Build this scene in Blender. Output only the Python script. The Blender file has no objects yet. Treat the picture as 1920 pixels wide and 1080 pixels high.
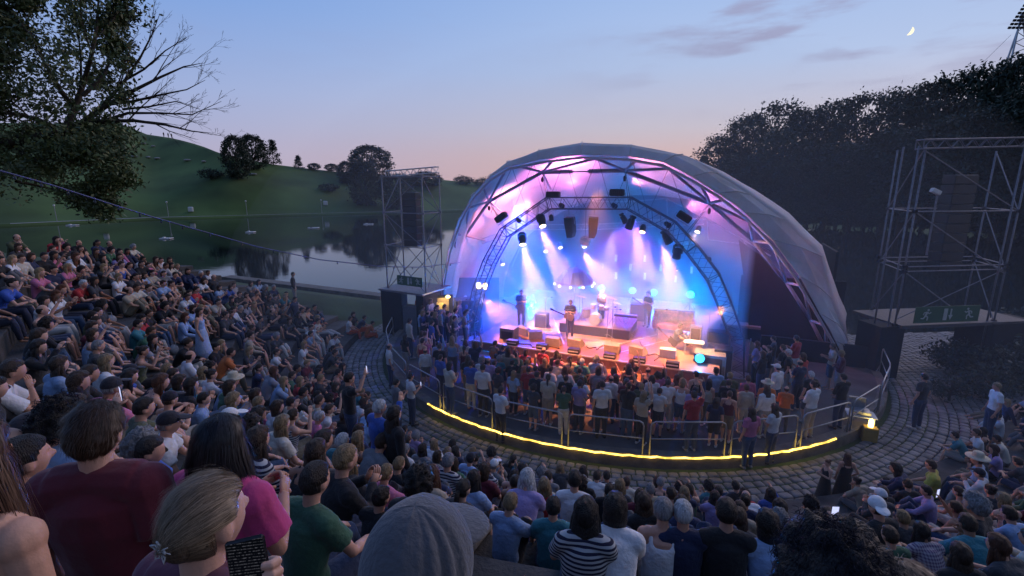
import bpy, math, random, numpy as np
from mathutils import Vector, Matrix, noise as mnoise
R=math.radians; PI=math.pi
random.seed(7); rng=np.random.RandomState(11)
S=bpy.context.scene; COL=S.collection
# ------------------------------------------------------------------ camera geometry
FPX=900.0; PITCH=R(12.2); HC=8.0
def ray(px,py):
    x=(px-960)/FPX; y=(540-py)/FPX
    return Vector((x, math.cos(PITCH)+y*math.sin(PITCH), -math.sin(PITCH)+y*math.cos(PITCH)))
def at(px,py,depth): return Vector((0,0,HC))+ray(px,py)*depth
def onz(px,py,z=0.0):
    d=ray(px,py); return Vector((0,0,HC))+d*((z-HC)/d.z)
def proj(p):
    q=Vector(p)-Vector((0,0,HC))
    dep=q.y*math.cos(PITCH)-q.z*math.sin(PITCH); up=q.y*math.sin(PITCH)+q.z*math.cos(PITCH)
    if dep<=0.05: return (9999,9999,-1)
    return (960+FPX*q.x/dep, 540-FPX*up/dep, dep)
CX,CY=5.4,24.8
DU=Vector((.919,-.394,0)).normalized(); DV=Vector((DU.y,-DU.x,0))
C0=Vector((CX,CY,0))
def W(u,v,z=0.0): return C0+DU*u+DV*v+Vector((0,0,z))
def uv(p): q=Vector((p[0],p[1],0))-C0; return q.dot(DU), q.dot(DV)
def onplane(px,py,a,b):      # intersection with the tilted plane v - a*z = b
    d=ray(px,py); t=(b+a*HC+C0.dot(DV))/(Vector((d.x,d.y,0)).dot(DV)-a*d.z)
    return Vector((0,0,HC))+d*t
STZ=math.atan2(DU.y,DU.x)
# ------------------------------------------------------------------ mesh helpers
class MB:
    def __init__(s): s.v=[]; s.f=[]; s.m=[]; s.cur=0
    def add(s,vs,fs):
        o=len(s.v); s.v.extend([tuple(p) for p in vs]); s.f.extend([tuple(i+o for i in f) for f in fs]); s.m.extend([s.cur]*len(fs)); return s
    def box(s,c,size,rot=None):
        hx,hy,hz=[q/2 for q in size]; c=Vector(c)
        vs=[Vector((x,y,z)) for x in(-hx,hx) for y in(-hy,hy) for z in(-hz,hz)]
        if rot is not None: vs=[rot@q for q in vs]
        vs=[q+c for q in vs]
        return s.add(vs,[(0,1,3,2),(4,6,7,5),(0,4,5,1),(2,3,7,6),(0,2,6,4),(1,5,7,3)])
    def bbox(s,c,size,rot=None,b=.02):
        hx,hy,hz=[q/2 for q in size]; c=Vector(c); vs=[]; 
        pts=[(-hx+b,-hy),(hx-b,-hy),(hx,-hy+b),(hx,hy-b),(hx-b,hy),(-hx+b,hy),(-hx,hy-b),(-hx,-hy+b)]
        def sc(k): return [(x*(1-k*b/max(hx,1e-4)),y*(1-k*b/max(hy,1e-4))) for x,y in pts]
        for z,k in((-hz,1),(-hz+b,0),(hz-b,0),(hz,1)):
            for x,y in sc(k): vs.append(Vector((x,y,z)))
        fs=[tuple(range(7,-1,-1)),tuple(range(24,32))]
        for r in range(3):
            for i in range(8):
                j=(i+1)%8; fs.append((r*8+i,r*8+j,r*8+8+j,r*8+8+i))
        if rot is not None: vs=[rot@q for q in vs]
        return s.add([q+c for q in vs],fs)
    def tube(s,pts,rad,n=6,cap=True,side=None,flat=1.0):
        pts=[Vector(p) for p in pts]
        if not hasattr(rad,'__len__'): rad=[rad]*len(pts)
        vs=[]; fs=[]; prev=None
        for i,p in enumerate(pts):
            t=(pts[min(i+1,len(pts)-1)]-pts[max(i-1,0)])
            if t.length<1e-7: t=Vector((0,0,1))
            t.normalize()
            a=Vector(side) if side is not None else (prev if prev is not None else (Vector((0,0,1)) if abs(t.z)<.9 else Vector((1,0,0))))
            a=(a-t*a.dot(t))
            if a.length<1e-5: a=t.orthogonal()
            a.normalize(); b=t.cross(a); prev=a
            for k in range(n):
                w=2*PI*k/n; vs.append(p+(a*math.cos(w)+b*math.sin(w)*flat)*rad[i])
        for i in range(len(pts)-1):
            for k in range(n):
                l=(k+1)%n; fs.append((i*n+k,i*n+l,(i+1)*n+l,(i+1)*n+k))
        if cap: fs.append(tuple(range(n-1,-1,-1))); fs.append(tuple((len(pts)-1)*n+k for k in range(n)))
        return s.add(vs,fs)
    def ell(s,c,r,rot=None,seg=14,rings=9,fn=None):
        c=Vector(c); vs=[]; fs=[]
        for i in range(rings+1):
            th=PI*i/rings
            for k in range(seg):
                ph=2*PI*k/seg; d=Vector((math.sin(th)*math.cos(ph),math.sin(th)*math.sin(ph),math.cos(th)))
                q=Vector((d.x*r[0],d.y*r[1],d.z*r[2])) if fn is None else fn(d)
                if rot is not None: q=rot@q
                vs.append(q+c)
        for i in range(rings):
            for k in range(seg):
                l=(k+1)%seg; a,b,e,g=i*seg+k,i*seg+l,(i+1)*seg+l,(i+1)*seg+k
                fs.append((a,g,e,b))
        return s.add(vs,fs)
    def lathe(s,prof,c,n=16,rot=None):
        c=Vector(c); vs=[]; fs=[]
        for r,z in prof:
            for k in range(n):
                w=2*PI*k/n; q=Vector((r*math.cos(w),r*math.sin(w),z))
                if rot is not None: q=rot@q
                vs.append(q+c)
        for i in range(len(prof)-1):
            for k in range(n):
                l=(k+1)%n; fs.append((i*n+k,i*n+l,(i+1)*n+l,(i+1)*n+k))
        fs.append(tuple(range(n-1,-1,-1))); fs.append(tuple((len(prof)-1)*n+k for k in range(n)))
        return s.add(vs,fs)
    def prism(s,poly,origin,ax,ay,th):    # 2D polygon on axes ax, ay extruded by vector th
        o=Vector(origin); ax=Vector(ax); ay=Vector(ay); th=Vector(th); n=len(poly)
        a=[o+ax*x+ay*y for x,y in poly]; b=[p+th for p in a]
        return s.add(a+b,[tuple(range(n-1,-1,-1)),tuple(range(n,2*n))]+[(i,(i+1)%n,n+(i+1)%n,n+i) for i in range(n)])
    def mesh(s,name,mats,smooth=False,off=None):
        me=bpy.data.meshes.new(name); v=s.v
        if off is not None: v=[(p[0]-off[0],p[1]-off[1],p[2]-off[2]) for p in v]
        me.from_pydata(v,[],s.f)
        if not isinstance(mats,(list,tuple)): mats=[mats]
        for m in mats: me.materials.append(m)
        if len(mats)>1: me.polygons.foreach_set('material_index',s.m)
        if smooth: me.polygons.foreach_set('use_smooth',[True]*len(me.polygons))
        me.update(); return me
    def build(s,name,mats,parent=None,smooth=False,**kw):
        off=parent.location if parent is not None else None
        o=bpy.data.objects.new(name,s.mesh(name,mats,smooth,off)); COL.objects.link(o)
        if parent is not None: o.parent=parent
        return tag(o,**kw)
def tag(o,label=None,cat=None,group=None,kind=None):
    if label: o['label']=label
    if cat: o['category']=cat
    if group: o['group']=group
    if kind: o['kind']=kind
    return o
def thing(name,loc,label,cat,group=None):
    o=bpy.data.objects.new(name,None); o.empty_display_size=.2; o.location=Vector(loc); COL.objects.link(o)
    return tag(o,label,cat,group)
def copy_tree(o,loc=None,rot=None,parent=None,label=None,group=None,scale=None):
    c=o.copy(); COL.objects.link(c)
    if parent is not None: c.parent=parent
    if loc is not None: c.location=loc
    if rot is not None: c.rotation_euler=rot
    if scale is not None: c.scale=scale
    if label: c['label']=label
    if group: c['group']=group
    for ch in o.children: copy_tree(ch,parent=c)
    return c
def truss(mb,pts,w,r=.024,rb=.012,step=.5,up=(0,0,1),n=6):
    """box truss along a polyline: four chords and zigzag bracing"""
    pts=[Vector(p) for p in pts]; up=Vector(up)
    rings=[]
    for i,p in enumerate(pts):
        t=(pts[min(i+1,len(pts)-1)]-pts[max(i-1,0)]).normalized()
        a=up-t*up.dot(t); a.normalize(); b=t.cross(a)
        rings.append([p+a*sx*w/2+b*sy*w/2 for sx,sy in((1,1),(1,-1),(-1,-1),(-1,1))])
    for k in range(4): mb.tube([q[k] for q in rings],r,n)
    for i in range(len(pts)-1):
        A,B=rings[i],rings[i+1]; L=(pts[i+1]-pts[i]).length; m=max(1,int(round(L/step)))
        for j in range(m):
            for k in range(4):
                l=(k+1)%4
                p0=A[k].lerp(B[k],j/m); p1=A[l].lerp(B[l],(j+.5)/m); p2=A[k].lerp(B[k],(j+1)/m)
                mb.tube([p0,p1,p2],rb,4,cap=False)
        for k in range(4): mb.tube([A[k],A[(k+1)%4]],rb*1.3,4,cap=False)
# ------------------------------------------------------------------ materials
def mat(name,col,rough=.7,metal=0.,var=.25,scale=6.,bump=0.,bscale=40.,emit=None,es=0.,trans=0.,objcol=False,coord='Object',stretch=None,sheen=0.):
    m=bpy.data.materials.new(name); m.use_nodes=True; nt=m.node_tree; N=nt.nodes; L=nt.links
    b=N['Principled BSDF']; b.inputs['Roughness'].default_value=rough; b.inputs['Metallic'].default_value=metal
    if sheen: b.inputs['Sheen Weight'].default_value=sheen
    tc=N.new('ShaderNodeTexCoord'); mp=N.new('ShaderNodeMapping'); L.new(tc.outputs[coord],mp.inputs[0])
    if stretch: mp.inputs['Scale'].default_value=stretch
    nz=N.new('ShaderNodeTexNoise'); nz.inputs['Scale'].default_value=scale; nz.inputs['Detail'].default_value=5; L.new(mp.outputs[0],nz.inputs['Vector'])
    mr=N.new('ShaderNodeMapRange'); mr.inputs[1].default_value=.3; mr.inputs[2].default_value=.7; mr.inputs[3].default_value=1-var; mr.inputs[4].default_value=1+var; L.new(nz.outputs[0],mr.inputs[0])
    vm=N.new('ShaderNodeVectorMath'); vm.operation='SCALE'
    if objcol:
        oi=N.new('ShaderNodeObjectInfo'); L.new(oi.outputs['Color'],vm.inputs[0])
    else: vm.inputs[0].default_value=col[:3]
    L.new(mr.outputs[0],vm.inputs['Scale']); L.new(vm.outputs[0],b.inputs['Base Color'])
    if bump:
        n2=N.new('ShaderNodeTexNoise'); n2.inputs['Scale'].default_value=bscale; n2.inputs['Detail'].default_value=6; L.new(mp.outputs[0],n2.inputs['Vector'])
        bp=N.new('ShaderNodeBump'); bp.inputs['Strength'].default_value=min(1,bump); bp.inputs['Distance'].default_value=.03; L.new(n2.outputs[0],bp.inputs['Height']); L.new(bp.outputs[0],b.inputs['Normal'])
    if emit: b.inputs['Emission Color'].default_value=(*emit,1); b.inputs['Emission Strength'].default_value=es
    if trans: b.inputs['Transmission Weight'].default_value=0
    return m
def srgb(r,g,b): 
    f=lambda c:(c/255)/12.92 if c/255<=.04045 else ((c/255+.055)/1.055)**2.4
    return (f(r),f(g),f(b))
M={}
M['steel']=mat('galvanised_steel',(.42,.43,.45),.42,.7,.15,8,.1,60)
M['alu']=mat('aluminium_truss',(.6,.6,.62),.35,.75,.1,8); M['alud']=mat('silhouette_truss',(.13,.12,.16),.5,.4,.1,8)  # second alloy is darkened for the arch's silhouette, shade put into its colour
M['dsteel']=mat('weathered_steel',(.22,.22,.25),.55,.5,.2,8)
M['black']=mat('black_paint',(.012,.012,.014),.5,0,.2,8,.15,60)
M['blackcloth']=mat('black_molton',(.008,.008,.01),.95,0,.3,3,.3,12)
M['stone']=mat('terrace_stone',(.065,.062,.062),.85,0,.45,1.6,.6,22)
M['kerb']=mat('rim_stone',(.16,.14,.12),.8,0,.35,3,.5,25)
M['pit']=mat('pit_floor',(.09,.085,.085),.8,0,.35,1.2,.4,16)
M['cobble']=mat('cobble_stone',(.2,.19,.195),.62,0,.5,2.2,.5,30)
M['joint']=mat('cobble_joint',(.022,.02,.018),.95,0,.4,4,.6,30)
M['grass']=mat('grass',(.04,.07,.024),.95,0,.45,.35,1.,6)
M['hill']=mat('hill_grass',(.082,.135,.038),.95,0,.5,.05,.6,.6)
M['gravelpath']=mat('shore_path',(.35,.34,.32),.9,0,.25,1.5)
M['bark']=mat('bark',(.045,.035,.028),.9,0,.4,3,.6,14)
M['leafA']=mat('leaf_olive',(.075,.105,.035),.6,0,.5,.5)
M['leafB']=mat('leaf_dark',(.026,.046,.03),.65,0,.5,.15)
M['leafC']=mat('leaf_grey_green',(.05,.06,.045),.65,0,.5,.15)
M['tank']=mat('deck_wood',(.26,.13,.085),.45,0,.25,3,.15,30,stretch=(1,6,1))
M['white']=mat('white_paint',(.7,.7,.7),.5,0,.1)
M['skin']=mat('skin',None,.55,0,.12,14,.1,120,objcol=True)
M['cloth']=mat('clothing',None,.9,0,.16,7,.55,22,objcol=True,sheen=.15)
M['hair']=mat('hair',None,.42,0,.55,9,.9,26,objcol=True,stretch=(7,7,1.2))
M['straw']=mat('straw',(.6,.52,.38),.8,0,.15,20,.4,80)
def stripes(name,a,b_,sc,direction='Z',plaid=False):
    m=bpy.data.materials.new(name); m.use_nodes=True; nt=m.node_tree; N=nt.nodes; L=nt.links
    tc=N.new('ShaderNodeTexCoord'); outs=[]
    for ax in ([direction]+(['X'] if plaid else [])):
        w=N.new('ShaderNodeTexWave'); w.bands_direction=ax; w.inputs['Scale'].default_value=sc; w.inputs['Distortion'].default_value=.4; L.new(tc.outputs['Object'],w.inputs[0])
        r=N.new('ShaderNodeValToRGB'); r.color_ramp.interpolation='CONSTANT'; r.color_ramp.elements[0].color=(0,0,0,1); r.color_ramp.elements[1].position=.5; r.color_ramp.elements[1].color=(1,1,1,1); L.new(w.outputs[1],r.inputs[0]); outs.append(r)
    fac=outs[0].outputs[0]
    if plaid:
        q=N.new('ShaderNodeMath'); q.operation='ADD'; L.new(outs[0].outputs[0],q.inputs[0]); L.new(outs[1].outputs[0],q.inputs[1])
        h=N.new('ShaderNodeMath'); h.operation='MULTIPLY'; h.inputs[1].default_value=.5; L.new(q.outputs[0],h.inputs[0]); fac=h.outputs[0]
    mx=N.new('ShaderNodeMix'); mx.data_type='RGBA'; mx.inputs[6].default_value=(*a,1); mx.inputs[7].default_value=(*b_,1); L.new(fac,mx.inputs[0])
    b=N['Principled BSDF']; L.new(mx.outputs[2],b.inputs['Base Color']); b.inputs['Roughness'].default_value=.9; return m
M['stripe']=stripes('navy_white_stripes',(.5,.5,.5),(.02,.02,.05),9)
M['plaid']=stripes('checked_shirt',(.45,.4,.42),(.12,.08,.16),9,plaid=True)
M['redplaid']=stripes('red_checked_blanket',(.5,.35,.12),(.25,.03,.03),5,'Y',plaid=True)
def emat(name,col,st):
    m=bpy.data.materials.new(name); m.use_nodes=True; nt=m.node_tree; b=nt.nodes['Principled BSDF']
    b.inputs['Base Color'].default_value=(.02,.02,.02,1); b.inputs['Emission Color'].default_value=(*col,1); b.inputs['Emission Strength'].default_value=st; return m
M['warm']=emat('warm_lens',(1,.72,.35),9); M['cyan']=emat('cyan_lens',(.04,.6,1.),3.2)
M['bulb']=emat('warm_bulb',(1,.72,.4),8); M['led']=emat('yellow_led',(1,.62,.09),6.5)
_m=M['led']; _nt=_m.node_tree; _n=_nt.nodes.new('ShaderNodeTexNoise'); _n.inputs['Scale'].default_value=2.2; _n.inputs['Detail'].default_value=4; _t=_nt.nodes.new('ShaderNodeTexCoord'); _r=_nt.nodes.new('ShaderNodeMapRange'); _r.inputs[1].default_value=.35; _r.inputs[2].default_value=.68; _r.inputs[3].default_value=1.2; _r.inputs[4].default_value=6.5
_nt.links.new(_t.outputs['Object'],_n.inputs['Vector']); _nt.links.new(_n.outputs[0],_r.inputs[0]); _nt.links.new(_r.outputs[0],_nt.nodes['Principled BSDF'].inputs['Emission Strength'])
M['panel']=emat('led_tile',(.5,.75,1),1.0); M['paneld']=emat('led_tile_dim',(.45,.5,.95),.45)
M['phone']=emat('phone_screen',(.6,.65,1),.9); M['lampy']=emat('yellow_lamp',(1,.72,.2),6)
# ------------------------------------------------------------------ camera, world
cam=bpy.data.cameras.new('camera'); co=bpy.data.objects.new('camera',cam); COL.objects.link(co); S.camera=co
cam.sensor_width=36; cam.lens=FPX/1920*36; cam.clip_start=.05; cam.clip_end=6000
co.location=(0,0,HC); co.rotation_euler=(R(90)-PITCH,0,0)
w=bpy.data.worlds.new('World'); S.world=w; w.use_nodes=True; nt=w.node_tree; N=nt.nodes; L=nt.links
bg=N['Background']; tc=N.new('ShaderNodeTexCoord'); sp=N.new('ShaderNodeSeparateXYZ'); L.new(tc.outputs['Generated'],sp.inputs[0])
def mth(op,a,b=None,c=None):
    n=N.new('ShaderNodeMath'); n.operation=op
    for i,x in enumerate((a,b,c)):
        if x is None: continue
        if isinstance(x,(int,float)): n.inputs[i].default_value=x
        else: L.new(x,n.inputs[i])
    return n.outputs[0]
el=mth('MULTIPLY',mth('ARCSINE',sp.outputs[2]),2/PI)
az=mth('DIVIDE',mth('ARCTAN2',sp.outputs[0],sp.outputs[1]),PI)     # -1..1, 0 = +y
def ramp(src,stops):
    r=N.new('ShaderNodeValToRGB'); e=r.color_ramp; e.interpolation='EASE' 
    e.interpolation='LINEAR'
    while len(e.elements)<len(stops): e.elements.new(.5)
    for q,(p,c) in zip(e.elements,stops): q.position=p; q.color=(*c,1)
    L.new(src,r.inputs[0]); return r.outputs[0]
d=1/90
gl=(.012,.014,.016)
left=ramp(el,[(0,srgb(172,164,186)),(4*d,srgb(164,165,195)),(9*d,srgb(150,167,208)),(17*d,srgb(120,155,212)),(30*d,srgb(92,134,205)),(1,srgb(50,75,140))])
right=ramp(el,[(0,srgb(216,172,164)),(3.0*d,srgb(210,178,176)),(6*d,srgb(196,188,200)),(12*d,srgb(172,189,222)),(22*d,srgb(146,176,224)),(1,srgb(70,95,160))])
mx=N.new('ShaderNodeMix'); mx.data_type='RGBA'; f=N.new('ShaderNodeMapRange'); f.interpolation_type='SMOOTHSTEP'
f.inputs[1].default_value=-.24; f.inputs[2].default_value=.13; L.new(az,f.inputs[0]); L.new(f.outputs[0],mx.inputs[0]); L.new(left,mx.inputs[6]); L.new(right,mx.inputs[7])
# the side of the sky away from the sunset is dimmer
bk=N.new('ShaderNodeMapRange'); bk.inputs[1].default_value=.35; bk.inputs[2].default_value=1.; bk.inputs[3].default_value=1.; bk.inputs[4].default_value=.3; L.new(mth('ABSOLUTE',az),bk.inputs[0])
# thin clouds
mp=N.new('ShaderNodeMapping'); mp.inputs['Scale'].default_value=(3.2,3.2,17); mp.inputs['Rotation'].default_value=(0,R(-7),0); L.new(tc.outputs['Generated'],mp.inputs[0])
nz=N.new('ShaderNodeTexNoise'); nz.inputs['Scale'].default_value=1.5; nz.inputs['Detail'].default_value=5; nz.inputs['Roughness'].default_value=.52; L.new(mp.outputs[0],nz.inputs['Vector'])
cr=N.new('ShaderNodeMapRange'); cr.interpolation_type='SMOOTHSTEP'; cr.inputs[1].default_value=.50; cr.inputs[2].default_value=.66; L.new(nz.outputs[0],cr.inputs[0])
azm=N.new('ShaderNodeMapRange'); azm.inputs[1].default_value=.03; azm.inputs[2].default_value=.13; L.new(az,azm.inputs[0])
elm=N.new('ShaderNodeMapRange'); elm.inputs[1].default_value=6*d; elm.inputs[2].default_value=13*d; L.new(el,elm.inputs[0])
cf=mth('MULTIPLY',mth('MULTIPLY',cr.outputs[0],mth('ADD',mth('MULTIPLY',azm.outputs[0],.8),.06)),mth('MULTIPLY',elm.outputs[0],.75))
mc=N.new('ShaderNodeMix'); mc.data_type='RGBA'; L.new(cf,mc.inputs[0]); L.new(mx.outputs[2],mc.inputs[6]); mc.inputs[7].default_value=(*srgb(146,140,170),1)
sc=N.new('ShaderNodeVectorMath'); sc.operation='SCALE'; L.new(mc.outputs[2],sc.inputs[0]); L.new(bk.outputs[0],sc.inputs['Scale'])
lo=N.new('ShaderNodeMapRange'); lo.inputs[1].default_value=-.03; lo.inputs[2].default_value=0.; L.new(el,lo.inputs[0])
ml=N.new('ShaderNodeMix'); ml.data_type='RGBA'; L.new(lo.outputs[0],ml.inputs[0]); ml.inputs[6].default_value=(.02,.022,.03,1); L.new(sc.outputs[0],ml.inputs[7])
sky=N.new('ShaderNodeTexSky'); sky.sky_type='NISHITA'; sky.sun_disc=False; sky.sun_elevation=R(-1.5); sky.sun_rotation=R(48)
ad=N.new('ShaderNodeVectorMath'); ad.operation='MULTIPLY_ADD'; L.new(sky.outputs[0],ad.inputs[0]); ad.inputs[1].default_value=(.012,.012,.012); L.new(ml.outputs[2],ad.inputs[2])
L.new(ad.outputs[0],bg.inputs['Color']); bg.inputs['Strength'].default_value=.9
sun=bpy.data.lights.new('sun','SUN'); sun.energy=.75; sun.angle=R(45); sun.color=(1,.74,.68); so=bpy.data.objects.new('sun',sun); COL.objects.link(so)
so.rotation_euler=(R(68),0,R(180-48)); so.location=(0,0,60)
S.view_settings.view_transform='Standard'; S.view_settings.look='None'; S.view_settings.exposure=.3; S.view_settings.gamma=1
cy=S.cycles; cy.use_denoising=True
try: cy.denoiser='OPENIMAGEDENOISE'; cy.denoising_input_passes='RGB_ALBEDO_NORMAL'
except Exception: pass
cy.max_bounces=5; cy.diffuse_bounces=2; cy.glossy_bounces=3; cy.transmission_bounces=3; cy.volume_bounces=0; cy.transparent_max_bounces=8
cy.sample_clamp_indirect=4; cy.caustics_reflective=False; cy.caustics_refractive=False; cy.use_light_tree=True
# ------------------------------------------------------------------ terrain
RUN=.92; R0=14.0
_PH=[-188,-172,-159,-145,-102,-80,-60,-40,-25,-12,0]
_SS=[.30,.42,.50,.54,.57,.54,.48,.38,.2,.06,.0]
_RP=[-188,-60,-42,-25,-12,0]; _RV=[14,14,14.6,17.5,20,22]
def slope(ph): return float(np.interp(ph,_PH,_SS))
def rzero(ph): return float(np.interp(ph,_RP,_RV))
def polar(x,y):
    ph=math.degrees(math.atan2(y-CY,x-CX)); 
    if ph>60: ph-=360      # -300..60
    return ph,math.hypot(x-CX,y-CY)
def tread(ph,k): return -.4+slope(ph)*RUN*k if k>0 else -.4
def shore(x,y):
    a=-.9+.28*((x+11)*-.424+(y-37)*-.906)
    b=-.9+.3*(33-y) if x>4 else 99
    return min(a,b)
def PP(ph,r,z): return Vector((CX+r*math.cos(R(ph)),CY+r*math.sin(R(ph)),z))
KMAX=13
mb=MB(); phs=np.arange(-189,-1,1.5)
for i in range(len(phs)-1):
    a,b=phs[i],phs[i+1]
    ra,rb=rzero(a),rzero(b)
    for k in range(1,KMAX+1):
        za,zb=tread(a,k),tread(b,k)
        pa,pb=tread(a,k-1),tread(b,k-1)
        r1a,r1b=ra+(k-1)*RUN,rb+(k-1)*RUN; r2a,r2b=r1a+RUN,r1b+RUN
        if k==KMAX: r2a+=14; r2b+=14
        lim=lambda ph,r,z:min(z,shore(*PP(ph,r,0)[:2])) if ph<-165 else z
        v=[PP(a,r1a,pa),PP(b,r1b,pb),PP(b,r1b,zb-.03),PP(a,r1a,za-.03),PP(a,r1a+.02,za),PP(b,r1b+.02,zb),PP(b,r2b,zb),PP(a,r2a,za)]
        v=[Vector((q.x,q.y,lim(a,0,q.z) if False else q.z)) for q in v]
        mb.add(v,[(0,1,2,3),(3,2,5,4),(4,5,6,7)])
mb.build('terrace_steps',M['stone'],kind='structure')
# lawn between terraces, stage and lake
mb=MB(); gx=np.arange(-90,46,1.4); gy=np.arange(-12,62,1.2); idx={}
def ground(x,y):
    ph,r=polar(x,y)
    if r<13.9: return -.4
    if -189<ph<-2 and False: return 0
    s=shore(x,y)
    if ph<-186: 
        b=-.4+.30*(r-14)
    elif ph<-2:
        r0=rzero(ph); k=(r-r0)/RUN
        b=-.4 if k<0 else tread(ph,min(KMAX,k))-.35-(.25 if k<KMAX else 0)
        if r>r0+KMAX*RUN+3: b=tread(ph,KMAX)+.02+.06*(r-r0-KMAX*RUN-3)
    else: b=-.42
    b=min(b,7.5)
    h=min(b,s)
    return max(h,-2.5)+.05*mnoise.noise(Vector((x*.4,y*.4,0)))-(.08 if r<rzero(max(-188,min(0,ph)))+1 else 0)
vs=[(x,y,ground(x,y)) for y in gy for x in gx]; nx=len(gx)
fs=[]
for j in range(len(gy)-1):
    for i in range(nx-1):
        q=(j*nx+i,j*nx+i+1,(j+1)*nx+i+1,(j+1)*nx+i)
        if max(vs[t][2] for t in q)>-2.2:
            c=((gx[i]+gx[i+1])/2,(gy[j]+gy[j+1])/2)
            if math.hypot(c[0]-CX,c[1]-CY)>10.5: fs.append(q)
mb.add(vs,fs); mb.build('lawn',M['grass'],smooth=True,kind='structure')
# pit floor, its rim and the ring of cobbles
mb=MB(); n=96
ring=lambda r,z:[PP(i*360/n,r,z) for i in range(n)]
mb.add([Vector((CX,CY,0))]+ring(11.5,0),[(0,1+i,1+(i+1)%n) for i in range(n)]); mb.build('pit_floor',M['pit'],kind='structure')
mb=MB(); vs=ring(11.5,0)+ring(11.5,.02)+ring(11.8,.02)+ring(11.84,-.02)+ring(11.84,-.5)
mb.add(vs,[(k*n+i,k*n+(i+1)%n,(k+1)*n+(i+1)%n,(k+1)*n+i) for k in range(4) for i in range(n)]); mb.build('pit_kerb',M['kerb'],kind='structure')
mb=MB(); mm=120; phs=[-215+i*221/mm for i in range(mm+1)]
vs=[]; 
for p in phs:
    ro=rzero(max(-188,min(0,p)))+.02
    if p>-12: ro=22+ (p+12)*.25
    vs+= [PP(p,11.8,-.412),PP(p,ro,-.412)]
mb.add(vs,[(2*i,2*i+1,2*i+3,2*i+2) for i in range(mm)]); mb.build('path_bed',M['joint'],kind='structure')
mb=MB(); r=11.98; row=0
while r<24:
    wdt=.27+random.uniform(-.01,.03); st=math.degrees(.31/r); p=-212+random.random()*st
    while p<5:
        wv=st*random.uniform(.8,1.2)
        ro=rzero(max(-188,min(0,p)))-.05
        if p>-12: ro=22+(p+12)*.25
        if r+wdt<ro:
            c=PP(p+wv/2,r+wdt/2,-.4); px,py,dp=proj(c)
            if -150<px<2050:
                er=Vector((math.cos(R(p+wv/2)),math.sin(R(p+wv/2)),0)); et=Vector((-er.y,er.x,0))
                hl=math.radians(wv)*r/2-.02; hw=wdt/2-.02; z=-.4+random.uniform(-.012,.014); tx,ty=random.uniform(-.05,.05),random.uniform(-.05,.05)
                vs=[]
                for zz,k in((-.05,1.),(.0,1.),(.026,.8),(.034,.45)):
                    for a,b in((-1,-1),(0,-1.12),(1,-1),(1.1,0),(1,1),(0,1.12),(-1,1),(-1.1,0)):
                        a+=random.uniform(-.06,.06); b+=random.uniform(-.06,.06)
                        q=c+et*hl*a*k+er*hw*b*k; q.z=z+zz+(tx*a*hl+ty*b*hw)*k; vs.append(q)
                fs=[tuple(range(24,32))]
                for t in range(3):
                    for i in range(8): j=(i+1)%8; fs.append((t*8+i,t*8+j,t*8+8+j,t*8+8+i))
                mb.add(vs,fs)
        p+=wv
    r+=wdt; row+=1
mb.build('cobbled_path',M['cobble'],smooth=True,kind='structure')
# water
m=bpy.data.materials.new('lake_water'); m.use_nodes=True; b=m.node_tree.nodes['Principled BSDF']; b.inputs['Base Color'].default_value=(.008,.014,.014,1); b.inputs['Roughness'].default_value=.03; b.inputs['IOR'].default_value=1.33
tcw=m.node_tree.nodes.new('ShaderNodeTexCoord'); mpw=m.node_tree.nodes.new('ShaderNodeMapping'); mpw.inputs['Scale'].default_value=(.6,2.2,1); nw=m.node_tree.nodes.new('ShaderNodeTexNoise'); nw.inputs['Scale'].default_value=.9; nw.inputs['Detail'].default_value=3
bw=m.node_tree.nodes.new('ShaderNodeBump'); bw.inputs['Strength'].default_value=.07; bw.inputs['Distance'].default_value=.05
m.node_tree.links.new(tcw.outputs['Object'],mpw.inputs[0]); m.node_tree.links.new(mpw.outputs[0],nw.inputs['Vector']); m.node_tree.links.new(nw.outputs[0],bw.inputs['Height']); m.node_tree.links.new(bw.outputs[0],b.inputs['Normal'])
M['water']=m
mb=MB(); mb.add([(-400,20,-.8),(400,20,-.8),(400,420,-.8),(-400,420,-.8)],[(0,1,2,3)]); mb.build('lake_water',M['water'],kind='structure')
mb=MB(); mb.add([(-3000,-300,-3),(3000,-300,-3),(3000,5000,-3),(-3000,5000,-3)],[(0,1,2,3)]); mb.build('ground_plain',M['hill'],kind='structure')
# far bank and hill
SHO=[(-400,438),(20,424),(280,412),(640,402),(870,396),(1200,394),(1500,397),(1700,418),(1920,436),(2300,462)]
RID=[(-500,215),(-200,215),(0,232),(150,234),(200,226),(240,228),(270,240),(302,254),(335,258),(370,266),(400,276),(435,291),(480,300),(520,308),(600,318),(640,322),(760,330),(860,340),(960,343),(1100,344),(1300,342),(1500,330),(1700,300),(1920,255),(2300,200)]
def shore_pt(px): return onz(px,float(np.interp(px,[a for a,_ in SHO],[b for _,b in SHO])),-.8)
def bank(px,t):
    p=shore_pt(px); hd=Vector((p.x,p.y,0)); D=hd.length; hd/=D
    Dr=D+float(np.interp(px,[-400,300,430,860,1300,1700,2300],[95,95,38,40,120,70,60]))
    ry=float(np.interp(px,[a for a,_ in RID],[b for _,b in RID])); q=ray(px,ry); sl=q.z/math.hypot(q.x,q.y); zr=HC+sl*Dr
    tt=max(0,(t-.05)/.95)
    D2=D+(Dr-D)*min(t,1)
    z=-.35+(zr+.35)*(tt**.9 if px<1350 else tt**.9) if t<=1 else zr-(t-1)*60
    if t<.05: z=-.35
    if t>1: D2=Dr+(t-1)*300
    n_=mnoise.noise(Vector((hd.x*D2*.02,hd.y*D2*.02,1)))*3.*min(1,tt*3)*(1-min(1,tt))*2
    return Vector((hd.x*D2,hd.y*D2,z+n_))
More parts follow.
